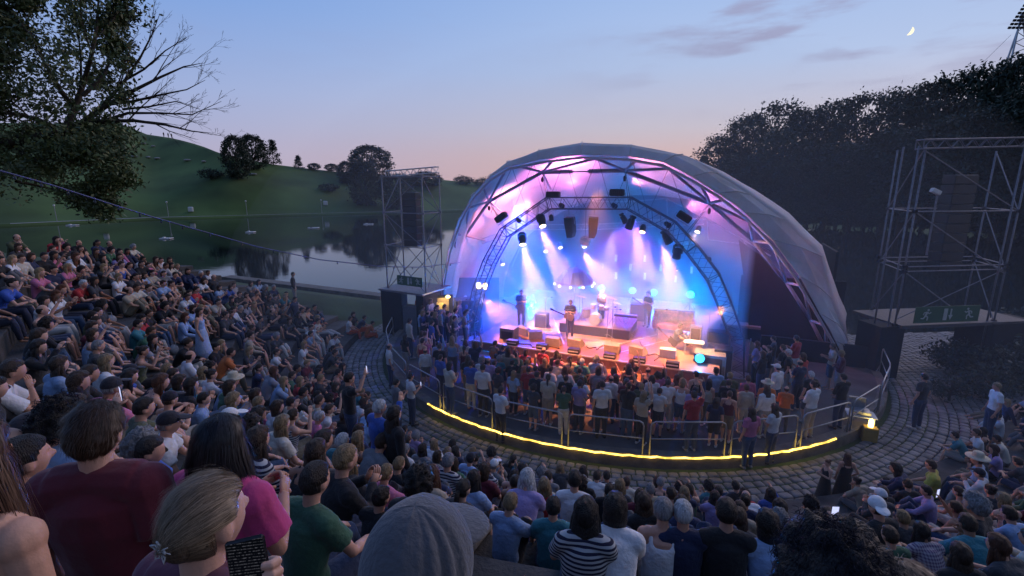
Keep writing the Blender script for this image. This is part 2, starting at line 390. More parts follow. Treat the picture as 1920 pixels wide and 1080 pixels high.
mb=MB(); cols=list(range(-520,2320,20)); ts=[0,.02,.05]+[.05+.95*i/22 for i in range(1,23)]+[1.15,1.4,2.]
vs=[]
for px in cols:
    p=shore_pt(px); vs.append(Vector((p.x*.99,p.y*.99,-2.9)))
    for t in ts: vs.append(bank(px,t))
m_=len(ts)+1
mb.add(vs,[(i*m_+j,(i+1)*m_+j,(i+1)*m_+j+1,i*m_+j+1) for i in range(len(cols)-1) for j in range(m_-1)])
mb.build('hill',M['hill'],smooth=True,kind='structure')
mb=MB(); 
def strip(cols,t0,t1,h):
    vs=[]
    for px in cols:
        a=bank(px,t0); b2=bank(px,t1); vs+=[a+Vector((0,0,-.2)),a+Vector((0,0,h)),b2+Vector((0,0,h))]
    mb.add(vs,[(3*i+j,3*i+3+j,3*i+4+j,3*i+1+j) for i in range(len(cols)-1) for j in(0,1)])
strip(list(range(20,1000,20)),.004,.022,.05)
strip(list(range(1500,2100,20)),.02,.06,.05)
mb.build('shore_path',M['gravelpath'],kind='structure')
# stone ledge along the near shore
A=Vector((-27,44.6,0)); B=Vector((-10,36.6,0)); mb=MB(); d_=(B-A).normalized()
mb.box((A+B)/2+Vector((0,0,-.72)),((B-A).length,1.0,.5),Matrix.Rotation(math.atan2(d_.y,d_.x),3,'Z')); mb.build('near_shore_kerb',M['kerb'],kind='structure')
# ------------------------------------------------------------------ stage shell (tensioned membrane on a lattice frame)
def fabric(name,col,tr):
    m=bpy.data.materials.new(name); m.use_nodes=True; nt=m.node_tree; N=nt.nodes; L=nt.links
    b=N['Principled BSDF']; b.inputs['Base Color'].default_value=(*col,1); b.inputs['Roughness'].default_value=.75
    tl=N.new('ShaderNodeBsdfTranslucent'); tl.inputs[0].default_value=(*col,1); ms=N.new('ShaderNodeMixShader'); ms.inputs[0].default_value=tr
    nz=N.new('ShaderNodeTexNoise'); nz.inputs['Scale'].default_value=.9; nz.inputs['Detail'].default_value=4; tc=N.new('ShaderNodeTexCoord'); L.new(tc.outputs['Object'],nz.inputs['Vector'])
    bp=N.new('ShaderNodeBump'); bp.inputs['Strength'].default_value=.35; bp.inputs['Distance'].default_value=.12; L.new(nz.outputs[0],bp.inputs['Height']); L.new(bp.outputs[0],b.inputs['Normal'])
    n2=N.new('ShaderNodeTexNoise'); n2.inputs['Scale'].default_value=.55; n2.inputs['Detail'].default_value=8; n2.inputs['Roughness'].default_value=.7; mp2=N.new('ShaderNodeMapping'); mp2.inputs['Scale'].default_value=(1,1,.35); L.new(tc.outputs['Object'],mp2.inputs[0]); L.new(mp2.outputs[0],n2.inputs['Vector'])
    m2=N.new('ShaderNodeMapRange'); m2.inputs[1].default_value=.35; m2.inputs[2].default_value=.65; m2.inputs[3].default_value=.88; m2.inputs[4].default_value=1.14; L.new(n2.outputs[0],m2.inputs[0]); v2=N.new('ShaderNodeVectorMath'); v2.operation='SCALE'; v2.inputs[0].default_value=col; L.new(m2.outputs[0],v2.inputs['Scale']); L.new(v2.outputs[0],b.inputs['Base Color']); L.new(v2.outputs[0],tl.inputs[0])
    L.new(b.outputs[0],ms.inputs[1]); L.new(tl.outputs[0],ms.inputs[2]); L.new(ms.outputs[0],N['Material Output'].inputs[0]); return m
M['membrane']=fabric('pvc_membrane',(.68,.66,.66),.36)
AT=.42
Fp=[(822,636),(824,590),(829,530),(840,470),(860,412),(884,368),(915,334),(950,312),(1010,299),(1090,289),(1180,293),(1245,304),(1300,332),(1350,362),(1400,400),(1450,452),(1500,520),(1540,590),(1568,640),(1600,706)]
Op=[(840,620),(842,575),(848,520),(860,462),(880,404),(902,362),(930,328),(958,303),(1012,281),(1092,267),(1184,273),(1280,291),(1345,326),(1405,366),(1470,413),(1540,482),(1557,560),(1580,620),(1600,662),(1622,700)]
nF=len(Fp)
Fv=[onplane(x,y,AT,0.1) for x,y in Fp]
Ov=[onplane(x,y,AT,-.75) for x,y in Op]
RV=-6.2
Rv=[]
for i in range(nF):
    th=PI-PI*i/(nF-1); th+=.0
    Rv.append(W(.4+9.6*math.cos(th),RV,-.4+7.75*math.sin(th)**.9 if math.sin(th)>1e-6 else -.4))
shell=thing('stage_shell',W(0,0,-.4),'large white membrane dome arching over the lit open-air stage','stage shell')
rows=[Fv,Ov]; NB=7
for k in range(1,NB+1):
    t=k/NB; bul=math.sin(t*PI)*.9
    row=[]
    for i in range(nF):
        p=Ov[i].lerp(Rv[i],t); c=W(.2,RV*t*.7,-.4); d_=(p-c); d_.normalize(); row.append(p+d_*bul*(1 if 1<i<nF-2 else .3))
    rows.append(row)
# membrane: collar sheet and vault, with real thickness
def sheet(rows,th,mat_,name,parent,smooth=False,sub=3,wr=0.):
    mb=MB(); n=len(rows[0]); m=len(rows); c=W(0,-1,1)
    # resample along the arch
    def smp(row):
        out=[]
        for i in range(n-1):
            for s_ in range(sub): out.append(row[i].lerp(row[i+1],s_/sub))
        return out+[row[-1]]
    rr=[smp(r_) for r_ in rows]; n2=len(rr[0])
    A=[]; B=[]
    for r_ in rr:
        for i,p in enumerate(r_):
            d_=(p-c).normalized(); q=p+d_*(wr*mnoise.noise(p*.9)); A.append(q); B.append(q-d_*th)
    N_=len(A); f=[]
    for j in range(m-1):
        for i in range(n2-1):
            a,b,e,g=j*n2+i,j*n2+i+1,(j+1)*n2+i+1,(j+1)*n2+i
            f+=[(a,b,e,g),(N_+a,N_+g,N_+e,N_+b)]
    for j in (0,m-1):
        for i in range(n2-1): a,b=j*n2+i,j*n2+i+1; f.append((a,N_+a,N_+b,b))
    mb.add(A+B,f); return mb.build(name,mat_,parent,smooth)
sheet([Fv,[a.lerp(b,.5)+(a.lerp(b,.5)-W(0,0,1)).normalized()*.12 for a,b in zip(Fv,Ov)],Ov],.03,M['membrane'],'membrane_collar',shell,smooth=False,sub=2,wr=.07)
sheet(rows[1:],.03,M['membrane'],'membrane_vault',shell,smooth=True,sub=2,wr=.05)
sm_=MB()
for i in range(1,nF-1):
    for a,b in((Fv,Ov),): 
        p,q=a[i],b[i]; e=(p-W(0,0,1)).normalized()*.05; sm_.tube([p+e,p.lerp(q,.5)+e*3.2,q+e],.022,4)
sm_.build('welded_seam',mat('seam_band',(.5,.5,.5),.6,0,.1),shell)
fr=MB(); 
inn=[p-(p-W(0,0,1)).normalized()*.16 for p in Fv]
fr.tube(inn,.06,8); 
fr.build('rim_tube',mat('violet_grey_tube',(.45,.42,.46),.5,.2,.1),shell,smooth=True)
Np=[(832,560),(848,500),(872,442),(917,378),(1017,323),(1172,320),(1331,381),(1412,452),(1475,530),(1520,600),(1550,660)]
Nv=[onplane(x,y,AT,-1.6) for x,y in Np]
zig=MB(); zi=[2,3,4,5,7,8.6,10.6,12.6,14,15.4,16.6,18]
def onF(q): i=int(q); f_=q-i; return inn[i].lerp(inn[min(i+1,nF-1)],f_)
for i in range(len(Nv)-1):
    if i==4:
        a,b=Nv[4],Nv[5]; zig.tube([a,a.lerp(b,.38)],.1,8); zig.tube([b,b.lerp(a,.42)],.1,8); zig.tube([a,b],.03,6)
    else: zig.tube([Nv[i],Nv[i+1]],.085,8)
links=[(0,1.4),(0,2.6),(1,2.6),(1,3.6),(2,3.6),(2,4.6),(3,4.6),(3,5.6),(3,6.8),(4,7.4),(4,8.3),(4,9.3),(5,9.3),(5,10.2),(5,11.2),(6,11.2),(6,12.4),(6,13.2),(6,14.2),(7,14.2),(7,15),(8,15.2),(8,16.2),(9,16.4),(9,17.4),(10,17.6),(10,18.6)]
for a,b in links: zig.tube([Nv[a],onF(b)],.062,8)
# bars running back to the rear arch
for a,b in((3,4),(4,6),(5,10),(6,14),(7,16),(2,3),(8,17)): zig.tube([Nv[a],Rv[min(nF-2,b)]*.35+Nv[a]*.65],.05,6)
zig.build('lattice_frame',mat('lattice_tube',(.32,.28,.34),.45,.3,.15),shell,smooth=True)
wr=MB()
for a,b in((1060,7),(1120,9),(1185,10),(1255,12),(1000,6),(960,5)):
    p=onplane(a,float(np.interp(a,[x for x,_ in Fp],[y for _,y in Fp]))+4,AT,-.6)
    for q in (-40,30): 
        e=onplane(a+q,400,0,-1.5); wr.tube([p,e],.012,4)
wr.build('stay_wire',M['black'],shell)
# rear wall under the rear arch
mb=MB(); vs=[W(.4,RV+.1,-.4)]+[p+DV*.1 for p in Rv]; mb.add(vs,[(0,i,i+1) for i in range(1,nF)]); mb.add([p-DV*.06 for p in vs],[(0,i+1,i) for i in range(1,nF)])
M['backdrop']=mat('blue_grey_backdrop',(.08,.08,.11),.85,0,.35,.5,.3,4)
mb.build('rear_wall',M['backdrop'],shell)
pf=MB()
def rp(px,py,b=-5.4): return onplane(px,py,0,b)
for a,b in(((1180,378),(1250,372)),((1250,372),(1326,411)),((1250,372),(1252,413)),((1216,412),(1326,411)),((1326,411),(1328,449)),((1328,449),(1400,458)),((1175,372),(1175,400)),((1326,411),(1395,450)),((1395,450),(1418,560)),((1395,450),(1445,480)),((1100,378),(1180,378)),((900,470),(1000,405)),((1000,405),(1100,378)),((960,500),(1000,405))):
    pf.tube([rp(*a),rp(*b)],.04,6)
pf.build('pipe_frame',M['steel'],shell)
poly=[(1385,450),(1425,478),(1465,525),(1500,580),(1530,650),(1545,700),(1410,705),(1400,560)]
q=[onplane(x,y,0,-1.8) for x,y in poly]; mb=MB(); mb.add(q+[p-DV*.08 for p in q],[tuple(range(7,-1,-1)),tuple(range(8,16))]+[(i,(i+1)%8,8+(i+1)%8,8+i) for i in range(8)]); mb.build('side_cloth',M['blackcloth'],shell)  # black cloth sheet added to keep the right of the opening dark
# dark side cloths closing the flanks of the stage
mb=MB(); 
mb.box(W(8.4,-2.3,1.5),(4.6,.12,3.8),Matrix.Rotation(STZ,3,'Z')); mb.box(W(10.2,-4.4,2.2),(.12,4.,5.2),Matrix.Rotation(STZ,3,'Z')); mb.box(W(9.2,.2,.3),(4.2,.15,1.4),Matrix.Rotation(STZ,3,'Z'))
mb.build('side_cloth',M['blackcloth'],shell)
mb=MB(); mb.box(W(-9.2,-1.6,.9),(3.2,.12,2.6),Matrix.Rotation(STZ+.4,3,'Z')); mb.build('side_cloth',M['blackcloth'],shell)
# ------------------------------------------------------------------ stage deck
RZ=Matrix.Rotation(STZ,3,'Z')
stg=thing('stage_platform',W(0,0,0),'low timber stage with orange lit front steps under the dome','stage')
mb=MB(); mb.box(W(0,.35,.84),(10.6,11.5,.12),RZ); mb.box(W(0,-3.5,.835),(14.4,4.,.12),RZ); mb.build('deck',M['tank'],stg)
mb=MB(); mb.box(W(0,6.5,.44),(10.8,.82,.1),RZ); mb.build('front_step',M['tank'],stg)
mb=MB(); mb.box(W(0,6.06,.64),(10.6,.06,.28),RZ); mb.build('upper_riser',M['tank'],stg)
mb=MB(); mb.box(W(0,6.86,.2),(10.8,.06,.4),RZ); mb.box(W(-5.3,0,.4),(.06,12,.76),RZ); mb.box(W(5.3,0,.4),(.06,12,.76),RZ); mb.build('skirt',M['blackcloth'],stg)
mb=MB(); mb.box(W(0,6.1,.905),(10.6,.07,.05),RZ); mb.build('edge_profile',mat('pale_edge',(.6,.56,.5),.35,.2,.1),stg)
mb=MB(); mb.box(W(0,6.9,.485),(10.8,.07,.05),RZ); mb.build('edge_profile',bpy.data.materials['pale_edge'],stg)
# rug patch markings
mb=MB(); 
for a,b in((( -3.,1.0),(-1.2,4.9)),((.4,4.9),(2.6,1.6)),((3.2,2.2),(1.2,5.2))):
    d_=Vector((b[0]-a[0],b[1]-a[1],0)); mb.box(W((a[0]+b[0])/2,(a[1]+b[1])/2,.904),(d_.length,.04,.004),Matrix.Rotation(STZ+math.atan2(-d_.y*-1,d_.x)*1,3,'Z') if False else Matrix(((DU.x*d_.x/d_.length+DV.x*d_.y/d_.length,-(DU.y*d_.x/d_.length+DV.y*d_.y/d_.length),0),(DU.y*d_.x/d_.length+DV.y*d_.y/d_.length,DU.x*d_.x/d_.length+DV.x*d_.y/d_.length,0),(0,0,1))))
mb.build('floor_tape',M['white'],stg)
# ------------------------------------------------------------------ lighting truss arch
ta=thing('lighting_truss',W(0,3.6,0),'arched aluminium box truss carrying stage lights over the stage front','truss')
TV=3.6
tp=lambda x,y,b=TV: onplane(x,y,0,b)
left=[(887,700),(885,602),(898,546),(918,492),(948,436)]; top=[(948,436),(1029,381),(1180,381),(1258,425),(1297,466)]; right=[(1297,466),(1338,520),(1360,574),(1382,634),(1382,712)]
allp=left[:-1]+top[:-1]+right
mb=MB(); truss(mb,[tp(x,y) for x,y in allp],.52,.03,.014,.62,up=DV); mb.build('truss_arch',M['alud'],ta,smooth=True)
for x,y in((887,704),(1382,716)): mb=MB(); q=tp(x,y); mb.box((q.x,q.y,.05),(.9,.9,.1),RZ); mb.build('base_plate',M['steel'],ta)
for (x,y),k in(((948,430),3),((1029,376),4),((1180,376),5),((1286,440),6)):
    mb=MB(); a=tp(x,y); b=Nv[k]
    for s_ in(-.05,.05): mb.tube([a+DU*s_,b+DU*s_*.3],.012,4)
    mb.ell(b-Vector((0,0,.35)),(.07,.07,.14),seg=8,rings=6)
    mb.build('chain_hoist',M['black'],ta)
# rear truss
tb=thing('rear_lighting_bar',W(0,-2.2,5),'thin rear lighting bar hanging across the back of the stage','truss')
mb=MB(); truss(mb,[rp(905,470,-2.2)+Vector((0,0,.6)),rp(980,440,-2.2)+Vector((0,0,.45)),rp(1120,440,-2.2)+Vector((0,0,.45)),rp(1320,415,-2.2)],.3,.02,.01,.4); mb.build('bar',M['alu'],tb)
for px in(960,1120,1290): mb=MB(); a=rp(px,435,-2.2)+Vector((0,0,.3)); mb.tube([a,a+Vector((0,0,2.2))],.01,4); mb.build('hanging_wire',M['black'],tb)
# ------------------------------------------------------------------ stage lights
def flood():
    t=thing('flood_light',(0,0,0),'x','stage light','flood lights on top of the truss')
    mb=MB(); mb.bbox((0,0,.26),(.62,.36,.3),b=.04); 
    for i in range(7): mb.box((-.24+i*.08,-.2,.26),(.02,.05,.24))
    mb.build('housing',M['black'],t); mb=MB(); mb.tube([(-.36,0,.26),(-.36,0,.03),(.36,0,.03),(.36,0,.26)],.02,6); mb.build('yoke',M['steel'],t); return t
def wash(lensmat,sc=1.):
    t=thing('moving_head_light',(0,0,0),'x','stage light','moving head lights under the truss')
    mb=MB(); mb.bbox((0,0,-.07),(.3,.26,.12),b=.02); mb.build('base',M['black'],t)
    mb=MB(); mb.box((-.2,0,-.25),(.04,.14,.36)); mb.box((.2,0,-.25),(.04,.14,.36)); mb.box((0,0,-.1),(.42,.14,.05)); mb.build('yoke',M['black'],t)
    mb=MB(); mb.lathe([(.10,-.12),(.15,-.14),(.165,-.2),(.165,-.34),(.175,-.36),(.185,-.5),(.19,-.62),(.17,-.62)],(0,0,-.05),18); 
    for i in range(4): mb.lathe([(.168,-.02),(.182,0),(.168,.02)],(0,0,-.28-i*.055),18)
    h=mb.build('head',M['black'],t,smooth=False)
    mb=MB(); mb.ell((0,0,-.675),(.16,.16,.035),seg=18,rings=6); mb.build('lens',lensmat,t,smooth=True); return t
def par(lensmat,r=.13):
    t=thing('par_light',(0,0,0),'x','stage light','small spotlights on the rig')
    mb=MB(); mb.lathe([(.05,.0),(.09,-.02),(r,-.12),(r,-.34),(r+.02,-.36),(r-.01,-.36)],(0,0,0),14); mb.build('can',M['black'],t,smooth=False)
    mb=MB(); mb.tube([(-r-.03,0,-.16),(-r-.03,0,.08),(r+.03,0,.08),(r+.03,0,-.16)],.013,5); mb.build('yoke',M['steel'],t)
    mb=MB(); mb.ell((0,0,-.36),(r-.01,r-.01,.03),seg=14,rings=6); mb.build('lens',lensmat,t,smooth=True); return t
dark=mat('dark_glass',(.03,.04,.06),.1,0,.1)
def spot(loc,target,energy,col,size,blend=.5,name='spot_lamp',rad=.12,typ='SPOT'):
    l=bpy.data.lights.new(name,typ); l.energy=energy; l.color=col; l.shadow_soft_size=rad
    if typ=='SPOT': l.spot_size=R(size); l.spot_blend=blend
    o=bpy.data.objects.new(name,l); COL.objects.link(o); o.location=Vector(loc); 
    o.rotation_euler=(Vector(target)-Vector(loc)).to_track_quat('-Z','Y').to_euler(); return o
def aim(d_): return Vector(d_).normalized().to_track_quat('-Z','Y').to_euler()
PINK=(1,.42,.55); BLUE=(.05,.22,1.); CYA=(.05,.55,1.); WARM=(1,.5,.25); MAG=(.75,.3,1.)
fl=flood(); P_=[((1037,372),'leftmost flood of the two on the flat top of the truss arch'),((1157,368),'second flood on the flat top of the truss arch, above two speakers'),((1276,412),'flood light on the right shoulder of the truss arch'),((945,412),'flood light on the left shoulder of the truss arch')]
for i,((x,y),lb) in enumerate(P_):
    o=fl if i==0 else copy_tree(fl); o.location=tp(x,y)-Vector((0,0,.1)); o.rotation_euler=(0,[0,0,R(32),R(-35)][i],STZ); o['label']=lb
wd=wash(M['warm']); wk=wash(dark)
H_=[(wd,(1012,402),(.25,-.6,-1),'moving head shining warm light beside the left speaker'),
    (wk,(1188,404),(-.35,0,-1),'dark moving head right of the centre of the truss'),(wk,(1243,432),(.5,-.3,-1),'large unlit moving head hanging where the truss arch bends down'),
    (wk,(1164,400),(.6,0,-1),'small unlit moving head next to the second speaker'),(wk,(1273,458),(-.2,-.2,-1),'lowest unlit moving head on the right truss leg')]
H_.append((wd,(978,436),(.1,-.55,-1),'moving head with black barn doors lit warm on the left truss shoulder'))
used=set()
for pr,(x,y),d_,lb in H_:
    o=pr if id(pr) not in used else copy_tree(pr); used.add(id(pr)); o.location=tp(x,y,TV+.1); o['label']=lb; o.rotation_euler=aim(d_); o.scale=(.92,)*3 if 'small' not in lb else (.7,)*3
    if pr is wk and 'lowest' not in lb: pass
pw=par(M['warm']); pk=par(dark); PW=[((1022,462),-2.2,'warm lit spotlight, lowest of the pair left of the mirror ball'),((1048,455),-2.2,'warm lit spotlight between the lowest one and the mirror ball'),((1094,453),-2.2,'warm lit spotlight directly under the mirror ball'),((940,486),-1.5,'warm lit spotlight farthest towards the left truss leg'),((1207,421),3.5,'small warm spotlight on the truss beside a big unlit moving head'),((1312,424),-2.,'warm spotlight alone on the pipe frame behind the right truss'),((1270,500),-3.,'tiny spotlight beside the hanging light tiles'),((1330,482),1.,'tiny bluish lit spotlight by the right truss leg')]
tgt=W(0,1,.9)
for i,((x,y),v,lb) in enumerate(PW):
    o=pw if i==0 else copy_tree(pw); o.location=rp(x,y,v); o['label']=lb
    dd=[(.05,-.75,-.9),(.25,-.75,-.9),(.1,-.75,-.9),(.3,-.6,-1),(-.3,-.5,-1),(-.5,-.5,-.9),(0,0,-1),(0,-.5,-1)][i]; o.rotation_euler=aim(dd)
    if i>5: o.scale=(.6,.6,.6)
for i,((x,y),lb) in enumerate((((1050,383),'small round dark lamp inside the truss left of the flat top'),((970,410),'small round dark lamp inside the left slope of the truss'),((1148,383),'small round dark lamp inside the truss under the second flood'),((1247,418),'small round dark lamp inside the right slope of the truss'),((1033,402),'unlit profile lamp hanging beside the warm moving head'))):
    o=pk if i==0 else copy_tree(pk); o.location=tp(x,y); o['label']=lb; o.rotation_euler=aim((.3,-.9,-.3) if i<4 else (.1,-.2,-1)); o.scale=(.8,)*3
# hung loudspeakers
sp_=thing('hung_speaker',(0,0,0),'dark tall loudspeaker hanging under the truss nearest the mirror ball','loudspeaker','loudspeakers under the truss')
mb=MB(); mb.prism([(-.24,0),(.24,0),(.24,-.75),(.14,-1.02),(-.16,-1.02),(-.24,-.3)],(0,-.2,-.15),(1,0,0),(0,0,1),(0,.4,0)); mb.build('cabinet',M['black'],sp_)
mb=MB(); mb.tube([(-.28,0,-.5),(-.28,0,-.02),(.28,0,-.02),(.28,0,-.5)],.02,5); mb.tube([(0,0,0),(0,0,.25)],.03,6); mb.build('bracket',M['steel'],sp_)
sp_.scale=(.85,.85,.9); sp_.location=tp(1114,402); sp_.rotation_euler=(R(8),R(4),STZ+.2)
o=copy_tree(sp_); o.location=tp(1067,402); o.rotation_euler=(R(8),R(-3),STZ-.25); o['label']='dark tall loudspeaker hanging under the truss left of the one by the mirror ball'
# mirror ball
mbll=thing('mirror_ball',rp(1097,452,2.5),'round mirror ball hanging above the drummer','mirror ball')
mb=MB(); mb.ell(mbll.location,(.27,.27,.27),seg=20,rings=14); mb.build('ball',mat('mirror_tiles',(.6,.6,.65),.15,.95,.2,30),mbll); mb=MB(); mb.tube([mbll.location+Vector((0,0,.25)),mbll.location+Vector((0,0,1.5))],.01,4); mb.build('wire',M['black'],mbll)
# LED tiles at the back
tp_=None
for i,(x,y,dm) in enumerate([(1103,483,1),(1129,499,1),(1155,484,0),(1155,517,0),(1182,501,0),(1209,485,0),(1209,518,0),(1239,502,0),(1267,523,0),(1297,506,0)]):
    if i in(0,2):
        t0=thing('light_tile',(0,0,0),'x','light tile','glowing tiles hanging behind the band'); mb=MB(); mb.bbox((0,0,0),(.17,.07,.5),b=.015); mb.build('casing',M['black'],t0)
        mb=MB(); mb.box((0,.045,0),(.14,.02,.46)); mb.build('panel',M['paneld'] if dm else M['panel'],t0); mb=MB(); mb.tube([(0,0,.24),(0,0,1.1)],.006,4); mb.build('wire',M['black'],t0); o=t0
    else: o=copy_tree(t0)
    o.location=rp(x,y,-4.8); o.rotation_euler=(0,0,STZ+PI)
    o.scale=(1,1,.9) if not dm else (.8,.8,.7)
    o['label']=['dim narrow glowing tile nearest the mirror ball','dim glowing tile low beside the mirror ball beam','glowing tile in the upper row above the drummer','glowing tile in the lower row straight under the first upper bright one','glowing tile between the first two upper bright ones','glowing tile in the upper row over the back musician','glowing tile in the lower row over the back musician','glowing tile between the upper row and the sofa','lowest glowing tile, above the sofa','rightmost glowing tile beside the truss leg'][i]
# cyan backlights
CYL=[((935,625),3.2,.25,'cyan backlight on the stage corner beside the left truss leg'),((997,570),-1.5,0,'large cyan backlight behind the guitarist on the left'),((1087,538),-3.5,0,'small cyan backlight under the parasol'),((1128,540),-4.2,0,'cyan backlight directly behind the drummer'),((1186,545),-4.2,0,'cyan backlight between drummer and back musician'),((1226,548),-4.2,0,'cyan backlight above the back musician'),((1295,552),-3.4,0,'brightest cyan backlight, above the sofa'),((1312,672),5.2,0,'blue moving head on the stage front right')]
pc=par(M['cyan'],.19)
CYP=[]
for i,((x,y),v,_,lb) in enumerate(CYL):
    o=pc if i==0 else copy_tree(pc); q=rp(x,y,v); o.location=q; o['label']=lb; o['group']='cyan backlights facing the audience'
    tg=Vector((0,0,HC))-q; tg.normalize(); tg=(tg+DV*.5).normalized(); o.rotation_euler=aim(tg); o.scale=(1.,)*3 if i not in(2,) else (.6,)*3
    o.location=q-tg*.36
    CYP.append((q+tg*.06,tg,i))
for (p,tg,i),lb in zip(CYP[1:7],['pole carrying the large left cyan light','pole under the small light below the parasol','pole behind the drummer','pole between drummer and back musician','pole behind the back musician','pole behind the sofa']):
    st_=thing('lamp_stand',(p.x-tg.x*.35,p.y-tg.y*.35,.9),'thin black lamp '+lb,'lamp stand','poles of the cyan backlights')
    mb=MB(); b_=st_.location; mb.tube([p-tg*.35,b_],.025,6); mb.build('pole',M['black'],st_)
    mb=MB(); 
    for k in range(3): w_=k*2.1; mb.tube([b_+Vector((0,0,.5)),b_+Vector((.35*math.cos(w_),.35*math.sin(w_),.015))],.015,5)
    mb.build('tripod',M['black'],st_)
# ------------------------------------------------------------------ people
def remesh(mb,voxel,name,mats,smooth=1,deci=None,off=None):
    me=mb.mesh(name+'_src',mats); o=bpy.data.objects.new('tmp',me); COL.objects.link(o)
    r=o.modifiers.new('r','REMESH'); r.mode='VOXEL'; r.voxel_size=voxel; r.use_smooth_shade=True
    if smooth: s_=o.modifiers.new('s','SMOOTH'); s_.iterations=smooth; s_.factor=.6
    if deci: d_=o.modifiers.new('d','DECIMATE'); d_.ratio=deci
    dg=bpy.context.evaluated_depsgraph_get(); ev=o.evaluated_get(dg); out=bpy.data.meshes.new_from_object(ev,depsgraph=dg); out.name=name
    out.materials.clear()
    for m in (mats if isinstance(mats,(list,tuple)) else [mats]): out.materials.append(m)
    bpy.data.objects.remove(o); bpy.data.meshes.remove(me)
    out.polygons.foreach_set('use_smooth',[True]*len(out.polygons)); return out
V=Vector
def headfn(d):
    """skull with face: +y is the face"""
    x,y,z=d.x,d.y,d.z
    rx,ry,rz=.077,.098,.118
    jaw=max(0,-z); k=1-.30*jaw**1.4
    px=x*rx*k; py=y*ry*(1-.12*jaw) if y>0 else y*ry*(1-.35*jaw**1.2); pz=z*rz
    if y>0:
        g=lambda cx,cz,sx,sz: math.exp(-((abs(x)-cx)/sx)**2-((z-cz)/sz)**2)
        py+=.026*math.exp(-(x/.13)**2-((z+.18)/.17)**2)+.012*math.exp(-(x/.1)**2-((z-.0)/.22)**2)   # nose
        py-=.016*g(.36,.06,.2,.13)                                                   # eye sockets
        py+=.006*g(.3,.24,.35,.08)                                                   # brow
        py+=.007*math.exp(-(x/.28)**2-((z+.52)/.07)**2)-.004*math.exp(-(x/.3)**2-((z+.58)/.02)**2)+.008*math.exp(-(x/.22)**2-((z+.86)/.14)**2)
        py=min(py,.125)
    return V((px,py,pz))
def add_head(mb,c,rot,seg=28,rings=20,s=1.0):
    mb.ell(c,None,rot,seg,rings,lambda d:headfn(d)*s)
    for sx in(-1,1):
        mb.ell(c+rot@V((sx*.079,-.008,-.01))*s,(.012*s,.022*s,.034*s),rot,8,6)
def hand(mb,wr,dirv,palm_n,s=1.,curl=.5,side=1,n=6):
    """palm with four fingers of unequal length and a thumb leaving its side"""
    d=V(dirv).normalized(); nn=V(palm_n); nn=(nn-d*nn.dot(d)).normalized(); sd=d.cross(nn)*side
    mb.tube([wr-d*.02*s,wr+d*.03*s,wr+d*.085*s],[.026*s,.036*s,.038*s],10,side=sd,flat=.42)
    for i,(o,l) in enumerate(((-.028,.066),(-.0095,.078),(.0095,.073),(.027,.056))):
        b=wr+d*.08*s+sd*o*s; 
        p1=b+(d*math.cos(curl*.5)+nn*math.sin(curl*.5))*l*.45*s; p2=p1+(d*math.cos(curl*1.3)+nn*math.sin(curl*1.3))*l*.32*s; p3=p2+(d*math.cos(curl*2.2)+nn*math.sin(curl*2.2))*l*.27*s
        mb.tube([b-d*.015*s,p1,p2,p3],[.0098*s,.009*s,.0082*s,.0062*s],n)
    b=wr+d*.025*s-sd*.03*s; p1=b+(d*.6-sd*.75+nn*.25).normalized()*.036*s; p2=p1+(d*.85-sd*.3+nn*.4).normalized()*.028*s
    mb.tube([b,p1,p2],[.0125*s,.0105*s,.008*s],n)
SIT=dict(P=(0,-.02,.11),Wt=(0,-.04,.27),Ch=(0,.0,.45),NB=(0,.04,.63),H=(0,.10,.80),sh=[(.17,.02,.58)],hip=[(.09,0,.10)],kn=[(.13,.44,.13)],an=[(.12,.50,-.30)])
def pose(base,**k):
    d=dict(base); d.update(k); return d
def mir(l,sgn): 
    """joint list [right] or [right,left]"""
    p=l[0] if sgn>0 or len(l)==1 else l[1]; p=V(p)
    return V((p.x*sgn,p.y,p.z)) if len(l)==1 else p
STD=dict(P=(0,0,.95),Wt=(0,-.005,1.10),Ch=(0,-.015,1.29),NB=(0,-.01,1.49),H=(0,.03,1.655),sh=[(.175,-.01,1.435)],hip=[(.09,0,.93)],kn=[(.10,.02,.50)],an=[(.11,-.01,.085)])
